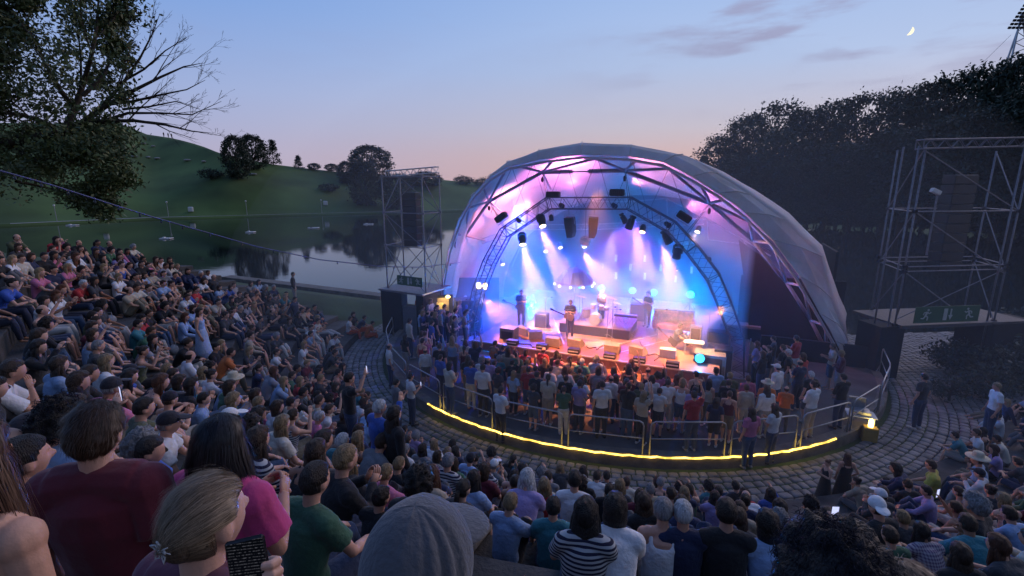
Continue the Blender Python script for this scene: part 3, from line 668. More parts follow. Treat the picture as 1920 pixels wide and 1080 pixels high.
POSES={
 'knees':pose(SIT,el=[(.25,.14,.33)],wr=[(.15,.36,.24)]),
 'lean':pose(SIT,Wt=(0,.0,.27),Ch=(0,.11,.43),NB=(0,.22,.58),H=(0,.30,.73),sh=[(.17,.18,.53)],el=[(.20,.36,.28)],wr=[(.06,.50,.30)]),
 'chin':pose(SIT,Wt=(0,.0,.27),Ch=(0,.08,.44),NB=(0,.17,.60),H=(0,.25,.75),sh=[(.17,.13,.55)],el=[(.16,.38,.28),(-.20,.36,.27)],wr=[(.05,.35,.56),(-.02,.42,.27)]),
 'hug':pose(SIT,kn=[(.11,.34,.46)],an=[(.10,.48,.08)],el=[(.23,.22,.38)],wr=[(.06,.42,.30)]),
 'cross':pose(SIT,kn=[(.32,.26,.10)],an=[(.04,.36,.05),(-.08,.28,.05)],el=[(.25,.10,.33)],wr=[(.14,.28,.16)]),
 'back':pose(SIT,Wt=(0,-.08,.27),Ch=(0,-.10,.45),NB=(0,-.10,.63),H=(0,-.05,.80),sh=[(.17,-.11,.58)],kn=[(.12,.42,.22)],an=[(.13,.82,.06)],el=[(.24,-.22,.33)],wr=[(.24,-.34,.06)]),
 'phone':pose(SIT,el=[(.24,.22,.50),(-.25,.12,.35)],wr=[(.10,.36,.76),(-.13,.34,.28)]),
 'clap':pose(SIT,el=[(.24,.14,.38)],wr=[(.05,.30,.50)]),
 'stand':pose(STD,el=[(.24,-.03,1.15)],wr=[(.25,.06,.91)]),
 'fold':pose(STD,el=[(.23,.06,1.16)],wr=[(-.04,.20,1.20),(.05,.18,1.15)]),
 'hip':pose(STD,el=[(.33,-.06,1.17),(-.24,-.02,1.15)],wr=[(.18,.04,1.0),(-.22,.08,.92)],kn=[(.10,.04,.5),(-.12,.06,.5)]),
 'raise':pose(STD,el=[(.24,.14,1.48),(-.24,.06,1.2)],wr=[(.14,.28,1.72),(-.12,.24,1.22)]),
 'up':pose(STD,el=[(.28,.02,1.66),(-.24,.0,1.18)],wr=[(.20,.10,1.95),(-.22,.10,.95)]),
 'hold':pose(STD,el=[(.23,.04,1.17)],wr=[(.08,.27,1.27)]),
}
FWD=V((0,1,0))
def limbs(d,mb,grow=0.,arms=True,legs=True,torso=True,sleeve=1.,legcut=1.,neck=True,arm_r=1.,handles=False,wide=1.):
    P,Wt,Ch,NB,H=[V(d[k]) for k in('P','Wt','Ch','NB','H')]
    up=(Ch-P).normalized(); g=grow
    if torso:
        sx=V((1,0,0))
        mb.tube([P-up*.07,P,P.lerp(Wt,.6),Wt,Wt.lerp(Ch,.5),Ch,Ch.lerp(NB,.5),NB-(NB-Ch)*.2],[(.13+g)*wide,(.168+g)*wide,(.16+g)*wide,(.148+g)*wide,(.16+g)*wide,(.172+g)*wide,.165+g,.10+g],16,side=sx,flat=.66)
        for s_ in(-1,1):
            sh=mir(d['sh'],s_); mb.tube([NB-(NB-Ch)*.1,sh+V((-.03*s_,0,.02))],[.055+g,.062+g],10); mb.ell(sh,(.066+g,)*3,seg=10,rings=8)
            mb.ell(Ch+V((.075*s_,.055,.03)),(.075+g*.8,.055+g*.8,.075+g*.8),seg=10,rings=8)
    if neck: mb.tube([NB-(H-NB)*.35,NB+(H-NB)*.15,H-(H-NB)*.25+V((0,-.02,0))],[.07,.055,.055],12)
    for s_ in(-1,1):
        if arms:
            sh,el,wr=mir(d['sh'],s_),mir(d['el'],s_),mir(d['wr'],s_)
            if sleeve>=1: mb.tube([sh,sh.lerp(el,.5),el,el.lerp(wr,.35),wr],[(.055+g)*arm_r,(.047+g)*arm_r,(.039+g)*arm_r,(.040+g)*arm_r,.026+g],10)
            else: mb.tube([sh,sh.lerp(el,sleeve*.5),sh.lerp(el,sleeve)],[.06+g,.056+g*1.3,.054+g*1.6],10)
        if legs:
            hp,kn,an=mir(d['hip'],s_),mir(d['kn'],s_),mir(d['an'],s_)
            pts=[hp,hp.lerp(kn,.5),kn,kn.lerp(an,.3),kn.lerp(an,.7),an]; rr=[.095+g,.078+g,.056+g,.056+g,.042+g,.035+g]
            if legcut<1: n_=3 if legcut<.6 else 4; pts=pts[:n_]; rr=rr[:n_]; rr[-1]+=.012
            mb.tube(pts,rr,10)
            if grow==0: 
                f=V((0,1,0)); mb.tube([an+V((0,-.03,-.035)),an+V((0,.07,-.045)),an+V((0,.16,-.06))],[.036,.038,.026],8,side=V((1,0,0)),flat=.7)
def rotx(v): return v
def headrot(d,yaw=0.,pitch=0.): return Matrix.Rotation(yaw,3,'Z')@Matrix.Rotation(pitch,3,'X')
BODY={}; SHIRT={}; LONG={}; TANK={}; PANTS={}; SHORTS={}; SHOES={}; SKIRT={}
HPITCH={'lean':-.05,'chin':0.,'back':.05}
def build_pose(k,vox=.014):
    d=POSES[k]
    mb=MB(); limbs(d,mb); add_head(mb,V(d['H']),headrot(d),22,16)
    me=remesh(mb,vox,'person_body',M['skin'],smooth=1)
    # hands added as separate shells that grow out of the wrists
    hb=MB()
    for s_ in(-1,1):
        el,wr=mir(d['el'],s_),mir(d['wr'],s_); dv=(wr-el).normalized()
        if k in('knees','cross','hug','lean','back'): dv=(dv+V((0,.4,-.5 if k!='lean' else -.1))).normalized()
        if k=='back': dv=V((.3*s_,-.8,-.3)).normalized()
        if k=='clap': dv=V((-.1*s_,.5,.8)).normalized()
        pn=V((-s_,0,-.2)) if k in('clap','stand','up','raise','hold','fold') else V((0,-.2,-1))
        hand(hb,wr,dv,pn,1.,.45,s_,5)
    bm=MB(); co_=np.empty(len(me.vertices)*3); me.vertices.foreach_get('co',co_); bm.v=[tuple(q) for q in co_.reshape(-1,3)]; bm.f=[tuple(p.vertices) for p in me.polygons]; bm.m=[0]*len(bm.f)
    bm.add(hb.v,hb.f); m2=bm.mesh('person_body',M['skin'],smooth=True); bpy.data.meshes.remove(me); BODY[k]=m2
    sit=k in('knees','lean','chin','hug','cross','back','phone','clap')
    def cl(fn,name,v=.018): 
        b=MB(); fn(b); return remesh(b,v,name,M['cloth'],smooth=1)
    SHIRT[k]=cl(lambda b:limbs(d,b,.017,legs=False,sleeve=.62,neck=False),'t_shirt')
    LONG[k]=cl(lambda b:limbs(d,b,.019,legs=False,sleeve=1.,neck=False),'long_sleeved_top')
    def tank(b):
        dd=dict(d); limbs(dd,b,.013,legs=False,arms=False,neck=False)
    def tank2(b):
        P,Wt,Ch,NB=[V(d[q]) for q in('P','Wt','Ch','NB')]; up=(Ch-P).normalized(); g=.014
        b.tube([P-up*.07,P,Wt,Ch,Ch.lerp(NB,.35)],[.13+g,.168+g,.15+g,.175+g,.15+g],16,side=V((1,0,0)),flat=.68)
        for s_ in(-1,1):
            sh=mir(d['sh'],s_); b.tube([Ch+V((.09*s_,.07,.05)),sh.lerp(NB,.35)+V((0,0,.055)),Ch+V((.09*s_,-.085,.05))],[.03,.028,.03],8); b.ell(Ch+V((.075*s_,.055,.03)),(.09,.075,.09),seg=10,rings=8)
    TANK[k]=cl(tank2,'vest_top')
    def pants(b,cut=1.):
        P=V(d['P']); b.tube([P-V((0,0,.09)),P+V((0,0,.02)),P.lerp(V(d['Wt']),.35)],[.15,.19,.175],14,side=V((1,0,0)),flat=.7); limbs(d,b,.02,arms=False,torso=False,neck=False,legcut=cut)
    PANTS[k]=cl(pants,'trousers'); SHORTS[k]=cl(lambda b:pants(b,.5),'shorts')
    SHOES[k]=[]
    for s_ in(-1,1):
        b=MB(); an=mir(d['an'],s_); b.tube([an+V((0,-.065,-.045)),an+V((0,0,-.035)),an+V((0,.08,-.045)),an+V((0,.17,-.06)),an+V((0,.2,-.066))],[.035,.05,.047,.042,.02],9,side=V((1,0,0)),flat=.75)
        SHOES[k].append(b.mesh('shoe',M['cloth'],smooth=True))
    if not sit:
        b=MB(); P=V(d['P']); prof=[]
        b.tube([P+V((0,0,.18)),P+V((0,0,.1)),P,P-V((0,0,.2)),P-V((0,0,.5)),P-V((0,0,.72))],[.16,.17,.2,.23,.28,.33],22,side=V((1,0,0)),flat=.75); SKIRT[k]=b.mesh('skirt',M['cloth'],smooth=True)
for k in POSES: build_pose(k)
# hair shapes in head space (origin: head centre)
def hairfn(style,seed=0):
    def fn(d):
        b=headfn(d); x,y,z=d.x,d.y,d.z
        if style in('short','curly','bob','long','pony','bun','ring'):
            front=.42 if style!='ring' else 2
            lo_=-.62 if style not in('short','curly') else -.5
            lim=lo_ if y<-.3 else (-.12 if y<.12 else front)
            if -.3<=y<.12: lim=lo_+(y+.3)/.42*(-.12-lo_)
            elif y>=.12: lim=-.12+(min(1,(y-.12)/.35))*(front+.12)
            k=max(0,min(1,(z-lim)/.12)); k*=max(.0,min(1,(z+.02)/.1)) if (style in('short','bun','pony') and abs(x)>.8 and y>-.25 and z<.12) else 1
            th={'short':.014,'curly':.042,'bob':.024,'long':.022,'pony':.012,'bun':.012,'ring':.012}[style]
            if style=='ring' and z>.45: k=0
            if style in('bun','pony') and abs(x)>.72 and -.35<y and z<.16: k=0
            n_=mnoise.noise(d*(3.5 if style!='curly' else 5)+V((seed,0,0)))
            if style=='curly': n_*=1.9
            return b*(.93+.07*k)+d*(th*k*(1.1+.5*n_))
        return b
    return fn
HAIR={}
def mkhair(style):
    b=MB(); b.ell((0,0,0),None,None,36,26,hairfn(style,hash(style)%7))
    if style=='bob': b.tube([V((0,-.02,.03)),V((0,-.045,-.06)),V((0,-.05,-.15))],[.09,.105,.085],18,side=V((1,0,0)),flat=.72)
    if style=='long':
        b.tube([V((0,-.02,.04)),V((0,-.05,-.08)),V((0,-.075,-.2)),V((0,-.10,-.32)),V((0,-.11,-.42))],[.092,.108,.115,.10,.05],18,side=V((1,0,0)),flat=.5)
        for s_ in(-1,1): b.tube([V((.06*s_,.0,.06)),V((.088*s_,-.01,-.05)),V((.1*s_,-.02,-.18)),V((.09*s_,-.03,-.28))],[.025,.03,.032,.012],8)
    if style=='pony': b.tube([V((0,-.09,.03)),V((0,-.135,.02)),V((0,-.155,-.06)),V((0,-.15,-.17)),V((0,-.14,-.26))],[.022,.032,.036,.03,.008],9)
    if style=='bun': b.ell((0,-.09,.09),(.048,.045,.045),seg=12,rings=8)
    if style=='curly':
        rr=random.Random(5)
        for i in range(70):
            th=rr.uniform(0,2*PI); z=rr.uniform(-.35,1); y=math.sin(th)*math.sqrt(1-z*z); x=math.cos(th)*math.sqrt(1-z*z)
            if y>.25 and z<.5: continue
            p=V((x*.105,y*.12,z*.14)); b.ell(p,(.024,)*3,seg=6,rings=5)
    HAIR[style]=b.mesh('hair',M['hair'],smooth=True)
for s_ in('short','curly','bob','long','pony','bun','ring'): mkhair(s_)
b=MB(); b.ell((0,-.005,.035),(.095,.112,.105),seg=20,rings=10,fn=lambda d:V((d.x*.094,d.y*.112,max(d.z,-.12)*.105))); b.ell((0,.13,.05),(.075,.085,.012),Matrix.Rotation(-.2,3,'X'),16,6); CAP=b.mesh('cap',M['cloth'],smooth=True)
b=MB(); b.lathe([(.0,.16),(.05,.16),(.085,.145),(.097,.09),(.102,.055),(.15,.05),(.2,.04),(.2,.032),(.1,.03)],(0,-.005,0),26); SUNHAT=b.mesh('sun_hat',M['straw'],smooth=True)
b=MB(); b.bbox((0,0,0),(.078,.012,.155),b=.006); PHB=b.mesh('phone_case',M['black']); b=MB(); b.box((0,-.0075,0),(.070,.002,.145)); PHS=b.mesh('screen',M['phone'])
# colours
SKIN=[(.62,.33,.23),(.68,.39,.28),(.52,.27,.18),(.62,.35,.25),(.36,.18,.11),(.64,.35,.24)]
HC_={'black':(.012,.01,.01),'brown':(.05,.028,.016),'dark':(.022,.015,.012),'blond':(.3,.2,.1),'grey':(.26,.26,.27),'white':(.6,.6,.6),'auburn':(.1,.035,.015)}
SC={'white':(.72,.72,.74),'black':(.015,.015,.018),'navy':(.018,.028,.08),'grey':(.18,.185,.2),'light blue':(.28,.4,.62),'red':(.45,.03,.035),'maroon':(.13,.015,.03),'olive':(.1,.11,.055),'pink':(.55,.16,.28),'beige':(.42,.35,.26),'teal':(.04,.2,.24),'blue':(.04,.1,.4),'orange':(.6,.16,.04),'lilac':(.33,.26,.5),'charcoal':(.045,.047,.055),'cream':(.6,.55,.46),'green':(.05,.14,.08),'striped':None,'checked':None,'yellow':(.55,.5,.08)}
PC=[(.03,.05,.11),(.015,.015,.02),(.05,.09,.17),(.2,.17,.12),(.33,.31,.28),(.02,.025,.05),(.12,.12,.13),(.5,.5,.5)]
def child(name,me,par,col=None,loc=(0,0,0),rot=None,mat_=None):
    o=bpy.data.objects.new(name,me); COL.objects.link(o); o.parent=par; o.location=loc
    if rot is not None: o.rotation_euler=rot
    if col is not None: o.color=(*col,1)
    if mat_ is not None: o.material_slots[0].link='OBJECT'; o.material_slots[0].material=mat_
    return o
def person(k,loc,rz,shirt='white',top='tee',legs='pants',pcol=0,hair='short',hcol='brown',hat=None,skin=0,scale=1.,label=None,group=None,phone=False,shoes=False,skirt=None,hyaw=0.):
    o=bpy.data.objects.new('person',BODY[k]); COL.objects.link(o); o.location=loc; o.rotation_euler=(0,0,rz); scale*=PSC; o.scale=(scale,scale,scale); o.color=(*SKIN[skin],1)
    tag(o,label,'person',group)
    m=None; c=SC.get(shirt)
    if c is None: m=M['stripe'] if shirt=='striped' else M['plaid']; c=(1,1,1)
    v=random.uniform(.85,1.15); c=tuple(q*v for q in c)
    src={'tee':SHIRT,'long':LONG,'tank':TANK}[top][k]; child({'tee':'t_shirt','long':'long_sleeved_top','tank':'vest_top'}[top],src,o,c,mat_=m)
    pc_=PC[pcol] if not isinstance(pcol,tuple) else pcol
    if skirt is not None and k in SKIRT: child('skirt',SKIRT[k],o,skirt)
    else: child('trousers' if legs=='pants' else 'shorts',(PANTS if legs=='pants' else SHORTS)[k],o,pc_)
    H=V(POSES[k]['H'])
    if hair: child('hair',HAIR[hair],o,HC_[hcol],H,(0,0,hyaw))
    if hat=='cap': child('cap',CAP,o,random.choice([(.7,.7,.7),(.02,.02,.03),(.6,.6,.62),(.05,.06,.15)]),H,(0,0,hyaw))
    elif hat=='white cap': child('cap',CAP,o,(.75,.75,.75),H,(0,0,hyaw))
    elif hat=='dark cap': child('cap',CAP,o,(.02,.02,.03),H,(0,0,hyaw))
    elif hat=='sun': child('sun_hat',SUNHAT,o,None,H+V((0,0,.03)),(0,0,hyaw))
    if shoes:
        sc_=random.choice([(.02,.02,.02),(.6,.6,.6),(.3,.3,.3)])
        for q in SHOES[k]: child('shoe',q,o,sc_)
    if phone:
        wr=mir(POSES[k]['wr'],1); p=wr+V((-.02,.06,.10)); 
        pm=thing('phone',(0,0,0),'x','phone'); b_=child('phone_case',PHB,pm); child('screen',PHS,pm)
        Rm=Matrix.Rotation(rz,4,'Z'); pm.location=V(loc)+Rm@(p*scale); pm.rotation_euler=(0,0,rz)
        pm['label']='glowing phone held up by the '+(label or 'person')
        PHONES.append((pm,o))
    return o
PHONES=[]; occ=[]; PSC=1.
# ------------------------------------------------------------------ lamps that light the stage
AUD=math.atan2(-DV.x,DV.y)     # heading of somebody looking at the audience
LM=1.
dkp=onz(1130,600,1.6); L_S=rp(1150,425,-1.)
for (x,y),k in (((1037,366),0),((1157,362),1),((1276,406),2),((945,406),3)):
    a=tp(x,y)+Vector((0,0,.5))-DV*3.6
    spot(a,[W(-3.5,-1.5,9.),W(2.5,-1.2,9.5),W(7.2,-2,6.5),W(-7.5,-1.5,6)][k],[3000,2800,2000,3000][k],[(1,.22,.62),(1,.26,.42),(1,.24,.56),(1,.28,.42)][k],125,1.,rad=.2)
spot(W(1.4,-1.,4.5),W(-.3,.6,9.6),2200,(.03,.4,1),20,.7)
spot(W(3.,0,4.5),W(6.4,.2,8.7),2000,(.05,.45,1),18,.7)
spot(W(4.,0,3.5),W(8.9,-.6,5.9),1200,(.05,.6,1),14,.7)
# warm key on the stage from the truss
for (x,y),tg,e,sz in (((1012,425),W(-.3,3.4,.9),10000,28),((978,455),W(-2.8,2.6,.9),11000,34),((1188,425),W(2.9,3.6,.9),6500,38),((1243,455),W(4.2,4.6,.9),8000,36),((1090,472),W(.6,-.8,1.5),9000,32)):
    spot(tp(x,y),tg,e,WARM,sz,.6)
spot(tp(1157,345)+DV*3.6,W(.5,6.6,.5),10000,(1,.30,.09),60,.9)  # added lamp in front of the truss, no fixture, keeps the steps orange
spot(tp(905,560),W(-1.5,6.3,.7),3200,(1,.3,.1),50,.9); spot(tp(1365,575),W(1.5,6.3,.7),3200,(1,.3,.1),50,.9)  # fill lamps added at the truss legs to brighten the front steps
spot(L_S,dkp,6000,(1,.55,.3),22,.8)  # spot without a fixture, added so the drum kit glows warm
spot(tp(1290,440),W(10.4,.6,3.6),900,(1,.5,.35),60,1.)  # fill added to tint the inside of the right dome leg orange
# narrow beams
for (x,y),v,tg,e in (((1022,474),-2.2,W(-1.7,1.2,.9),6000),((1048,467),-2.2,W(-.2,1.6,.9),5500),((1094,465),-2.2,W(.4,1.2,.9),5500),((940,498),-1.5,W(-3.9,0,.9),5000),((1210,435),3.5,W(3.0,1.5,.9),4500),((1312,433),-2.,W(5.5,1,.9),300)):
    p=rp(x,y,v); spot(p-Vector((0,0,.1)),tg,e,(1,.30,.44),13,.4,rad=.1)
# cyan backlights
for p,tg,i in CYP:
    e=[1500,1800,300,500,650,650,1300,60][i]
    spot(p+tg*.12,p+tg*5-Vector((0,0,.5)),e,(.0,.11,1.),115,1.,rad=.1); spot(p+tg*.3,p,e*.75,(.0,.26,1.),0,typ='POINT',rad=.04)  # the point lamp ahead of each lens is added for its halo
spot(W(-6,-1,6.8),W(-4.5,1.,0),27000,(.02,.07,1.),100,1.)  # blue wash without a fixture, added to deepen the smoke on the left
spot(W(0,-4.5,6),W(0,-2,1),7000,(.25,.04,1.),110,1.)  # violet wash without a fixture, added to tint the smoke
# smoke in the shell
def volume(name,mesh_fn,dens,col,aniso=.2):
    m=bpy.data.materials.new(name); m.use_nodes=True; nt=m.node_tree; nt.nodes.remove(nt.nodes['Principled BSDF']); v=nt.nodes.new('ShaderNodeVolumePrincipled'); v.inputs['Density'].default_value=dens; v.inputs['Color'].default_value=(*col,1); v.inputs['Anisotropy'].default_value=aniso
    nt.links.new(v.outputs[0],nt.nodes['Material Output'].inputs['Volume']); mb=MB(); mesh_fn(mb); return mb.build(name,m,kind='stuff')
def dome_smoke(mb):
    prof=[]; vs=[]; ns=24; rings=7
    for j in range(rings):
        v=-6.0+j*(11.2/(rings-1)); 
        rad=10.2-abs(v+1)*.12 if v<2 else 10-(v-2)*1.1
        for i in range(ns):
            th=2*PI*i/ns; z=4+ (4.0)*math.sin(th) if False else None
            x=rad*math.cos(th); zz=max(.02 if v>5 else -.3, (rad*.9)*math.sin(th)) 
            vs.append(W(min(x+.3,6.3),v,min(zz,8.6)))
    fs=[(j*ns+i,j*ns+(i+1)%ns,(j+1)*ns+(i+1)%ns,(j+1)*ns+i) for j in range(rings-1) for i in range(ns)]+[tuple(range(ns-1,-1,-1)),tuple((rings-1)*ns+i for i in range(ns))]
    mb.add(vs,fs)
volume('stage_smoke',dome_smoke,.07,(.9,.92,1))
def wide(mb): mb.ell(W(0,1.5,2.5),(17,17,11.5),seg=32,rings=18)
volume('lens_veil',wide,.005,(.9,.92,1),.0)  # added thin volume, stands in for the lens glow round the dome
# ------------------------------------------------------------------ things on stage
def at_stage(px,py,z=.9): return onz(px,py,z)
rs=thing('drum_riser',at_stage(1122,618),'dark carpeted drum riser in the middle of the stage','riser')
c=rs.location; mb=MB(); mb.bbox(c+Vector((0,0,.22)),(3.4,2.2,.44),RZ,b=.02); mb.build('box',M['blackcloth'],rs); mb=MB(); mb.box(c+Vector((0,0,.45)),(3.42,2.22,.03),RZ); mb.build('top_board',M['tank'],rs)
chrome=mat('chrome',(.7,.7,.72),.2,.9,.05); shellm=mat('drum_shell',(.6,.45,.4),.3,.1,.1); skinm=mat('drum_head',(.75,.72,.68),.5,0,.05); brass=mat('cymbal_brass',(.75,.5,.2),.3,.85,.1)
dk=thing('drum_kit',c+Vector((0,0,.465)),'drum kit with cymbals on the dark riser','drum kit'); o=dk.location
def L_(u,v,z): return o+DU*u+DV*v+Vector((0,0,z))
def drum(name,cn,r,h,axis=None):
    mb=MB(); rot=axis; mb.lathe([(r,0),(r*1.01,.01),(r*1.01,h-.01),(r,h)],cn,20,rot); q=mb.build(name,shellm,dk,smooth=False)
    for z_ in(h,-.006): mb=MB(); mb.lathe([(r*.97,z_),(r*.97,z_+.006)],cn,20,rot); s_=mb.build('drum_skin',skinm,None); s_.parent=q; s_.location=-dk.location
    return q
ax=Matrix.Rotation(STZ,3,'Z')@Matrix.Rotation(R(90),3,'X')
drum('bass_drum',L_(0,.55,.29),.28,.42,ax); drum('snare_drum',L_(.35,.05,.6),.18,.14); drum('floor_tom',L_(-.62,.1,.15),.21,.42); drum('tom',L_(-.2,.35,.68),.15,.22); drum('tom',L_(.18,.38,.68),.14,.2)
for u,v,z in((-.75,.45,1.25),(.75,.45,1.3),(.85,-.1,.95),(-1.,.0,1.15)):
    mb=MB(); mb.lathe([(.0,.02),(.03,.018),(.22,.0),(.22,-.003),(.02,.0)],L_(u,v,z),20,Matrix.Rotation(.25,3,'Y')); cy_=mb.build('cymbal',brass,dk); mb=MB(); mb.tube([L_(u,v,z),L_(u,v,.02)],.014,5); 
    for k in range(3): mb.tube([L_(u,v,.35),L_(u+.25*math.cos(k*2.1),v+.25*math.sin(k*2.1),.01)],.01,4)
    mb.build('cymbal_stand',chrome,dk)
mb=MB(); mb.lathe([(.17,.5),(.18,.56),(.1,.58)],L_(0,-.5,0),14); mb.tube([L_(0,-.5,.5),L_(0,-.5,.02)],.03,6); mb.build('stool',M['black'],dk)
person('fold',(L_(0,-.5,-.42).x,L_(0,-.5,0).y,c.z+.2),AUD,'white','tank',hair='short',hcol='dark',scale=.98,label='drummer in white vest top behind the drum kit on stage',shoes=False)
person('hold',at_stage(1068,633),AUD+.15,'navy','tee',hair='short',hcol='brown',scale=1.04,label='guitarist in dark blue shirt standing at the centre of the stage',shoes=True)
person('hold',at_stage(1213,612),AUD-.4,'charcoal','tee',hair='curly',hcol='dark',scale=1.03,label='back musician in dark clothes standing between riser and sofa',shoes=True)
person('hold',at_stage(977,612),AUD+.5,'blue','tee',hair='short',hcol='brown',scale=1.08,label='musician in blue haze standing in front of the large left cyan light',shoes=True,pcol=2)
cr=at_stage(1268,652); person('hug',cr+Vector((0,0,.16)),AUD+1.3,'navy','tee',hair='short',hcol='dark',scale=1.08,label='musician crouching in front of the sofa with a dark guitar')
def guitar(p,ang,tilt,colr,lb):
    g=thing('guitar',p,lb,'guitar','guitars on stage'); rot=Matrix.Rotation(ang,3,'Z')@Matrix.Rotation(tilt,3,'Y')
    mb=MB(); out=[(-.26,.05),(-.22,.15),(-.1,.17),(0,.12),(.1,.15),(.2,.13),(.17,.05),(.2,0),(.2,-.1),(.1,-.15),(0,-.11),(-.12,-.17),(-.24,-.12)]
    mb.prism(out,p,rot@V((1,0,0)),rot@V((0,0,1)),rot@V((0,.05,0))); mb.build('body',mat('guitar_'+str(int(colr[0]*100)),colr,.25,0,.1),g)
    mb=MB(); mb.box(p+rot@V((.45,.03,.0)),(.62,.03,.05),rot); mb.build('neck',M['tank'],g); mb=MB(); mb.box(p+rot@V((.82,.03,.01)),(.16,.025,.09),rot); mb.build('headstock',M['black'],g)
gp=at_stage(1068,633); guitar(gp+DV*.3+V((0,0,1.12)),STZ+PI+.15,-.35,(.5,.35,.25),'pale electric guitar held by the central guitarist')
gp=at_stage(1213,612); guitar(gp+DV*.28+V((0,0,1.1)),STZ+PI-.3,-.4,(.2,.1,.06),'brown guitar held by the back musician'); gp=at_stage(977,612); guitar(gp+DV*.28+V((0,0,1.1)),STZ+PI+.4,-.4,(.12,.12,.2),'bass guitar of the musician in blue haze')
guitar(cr+DU*-.15+DV*.45+V((0,0,.42)),STZ+2.6,-.5,(.02,.02,.03),'dark guitar of the crouching musician')
# microphone stands
for (x,y),lb in (((1063,640),'in front of the central guitarist'),((1138,634),'in front of the drum riser'),((1147,640),'beside the keyboard'),((1022,612),'thin and unused on the left of the stage'),((1232,640),'in front of the sofa'),((1326,650),'by the right speaker box')):
    p=at_stage(x,y); t=thing('microphone_stand',p,'microphone stand '+lb,'microphone stand','microphone stands on stage'); mb=MB(); mb.tube([p,p+V((0,0,1.5))],.012,5); mb.tube([p+V((0,0,1.5))-DU*.1,p+V((0,0,1.55))+DU*.3],.009,5)
    for k in range(3): mb.tube([p+V((0,0,.2)),p+V((.3*math.cos(k*2.1),.3*math.sin(k*2.1),.01))],.01,4)
    mb.build('stand',M['steel'],t); mb=MB(); mb.ell(p+V((0,0,1.55))+DU*.33,(.05,.03,.03),seg=8,rings=6); mb.build('microphone',M['black'],t)
# wedges
wg=thing('monitor_wedge',(0,0,0),'x','stage monitor','stage monitors along the front edge'); mb=MB(); mb.prism([(0,0),(.45,0),(.5,.12),(.16,.42),(0,.36)],(-.32,-.25,0),(0,1,0),(0,0,1),(.64,0,0)); mb.build('cabinet',mat('monitor_grey',(.35,.32,.28),.6,0,.1),wg); mb=MB(); mb.prism([(.0,0),(.0,.02),(.38,.02),(.38,0)],(-.29,.24,.12),V((0,-.75,.66)),V((0,.66,.75)),(.58,0,0)); mb.build('grille',mat('grille',(.5,.42,.3),.5,.1,.3,80),wg)
for i,((x,y),a,lb) in enumerate((((1038,650),PI,'stage monitor nearest the central guitarist'),((1080,653),PI-.2,'tilted stage monitor just right of the guitarist'),((1148,664),PI,'stage monitor glowing yellow below the keyboard'),((1197,668),PI-.35,'stage monitor turned aside in front of the crouching player'),((1252,672),PI,'stage monitor in front of the sofa'),((1003,637),PI+.5,'small dark stage monitor on the left'),((985,631),PI-.4,'stage monitor at the left end of the row'))):
    q=wg if i==0 else copy_tree(wg); q.location=at_stage(x,y-4); q.rotation_euler=(0,0,AUD+a); q['label']=lb
# front fill boxes on the edge
ff=thing('front_fill_box',(0,0,0),'x','speaker box','black boxes on the stage lip'); mb=MB(); mb.bbox((0,0,.11),(.5,.3,.22),b=.02); mb.build('cabinet',M['black'],ff); mb=MB(); mb.box((0,.155,.12),(.44,.01,.05)); mb.build('slot',M['white'],ff)
for i,((x,y),lb) in enumerate((((1021,650),'black speaker box on the stage lip under the first monitor'),((1079,659),'black speaker box on the stage lip beside the tilted monitor'),((1145,669),'black speaker box on the lip under the yellow glowing monitor'),((1200,676),'black speaker box on the lip under the turned monitor'),((1262,684),'black speaker box on the lip below the sofa'),((968,641),'black speaker box on the lip near the left truss leg'))):
    q=ff if i==0 else copy_tree(ff); q.location=W(uv(onz(x,y,.93))[0],5.95,.93); q.rotation_euler=(0,0,AUD); q['label']=lb
# sofa
sf=thing('sofa',at_stage(1262,622),'pink flowered two-seat sofa on the right of the stage','sofa'); sm=mat('sofa_fabric',(.5,.2,.22),.85,0,.5,5,.3,30); c=sf.location; RS=Matrix.Rotation(STZ+.12,3,'Z')
sb=lambda q,s_: (c+RS@V(q),s_,RS)
mb=MB(); mb.bbox(*sb((0,0,.32),(1.7,.8,.26)),b=.05); mb.build('seat',sm,sf); mb=MB(); mb.bbox(*sb((0,.42,.62),(1.9,.2,.72)),b=.06); mb.build('backrest',sm,sf)
for s_ in(-1,1): mb=MB(); mb.bbox(*sb((.92*s_,0,.42),(.2,.85,.5)),b=.06); mb.build('armrest',sm,sf)
mb=MB(); mb.box(*sb((0,.42,.99),(1.94,.14,.04))); mb.build('top_rail',M['tank'],sf)
for a in(-.85,.85):
    for b_ in(-.35,.45): mb=MB(); mb.tube([c+RS@V((a,b_,.2)),c+RS@V((a,b_,0))],[.035,.02],6); mb.build('leg',M['tank'],sf)
tbm=thing('side_table',at_stage(1300,662),'small white side table between sofa and speaker box','table'); c=tbm.location; mb=MB(); mb.bbox(c+V((0,0,.5)),(.8,.5,.05),RZ,b=.01); mb.build('table_top',M['white'],tbm)
for a in(-.34,.34):
    for b_ in(-.2,.2): mb=MB(); mb.tube([c+RZ@V((a,b_,.48)),c+RZ@V((a,b_,0))],.025,6); mb.build('leg',M['white'],tbm)
kb=thing('keyboard',at_stage(1172,626),'keyboard on thin pale legs at the right end of the riser','keyboard'); c=kb.location; mb=MB(); mb.bbox(c+V((0,0,.92)),(1.1,.32,.1),RZ,b=.015); mb.build('case',M['black'],kb); mb=MB(); mb.box(c+V((0,0,.972))+DV*-.05,(1.0,.15,.01),RZ); mb.build('keys',M['white'],kb)
for a in(-.4,.4): mb=MB(); mb.tube([c+RZ@V((a,-.2,0)),c+RZ@V((-a*.6,.1,.88))],.02,5); mb.build('leg',M['white'],kb)
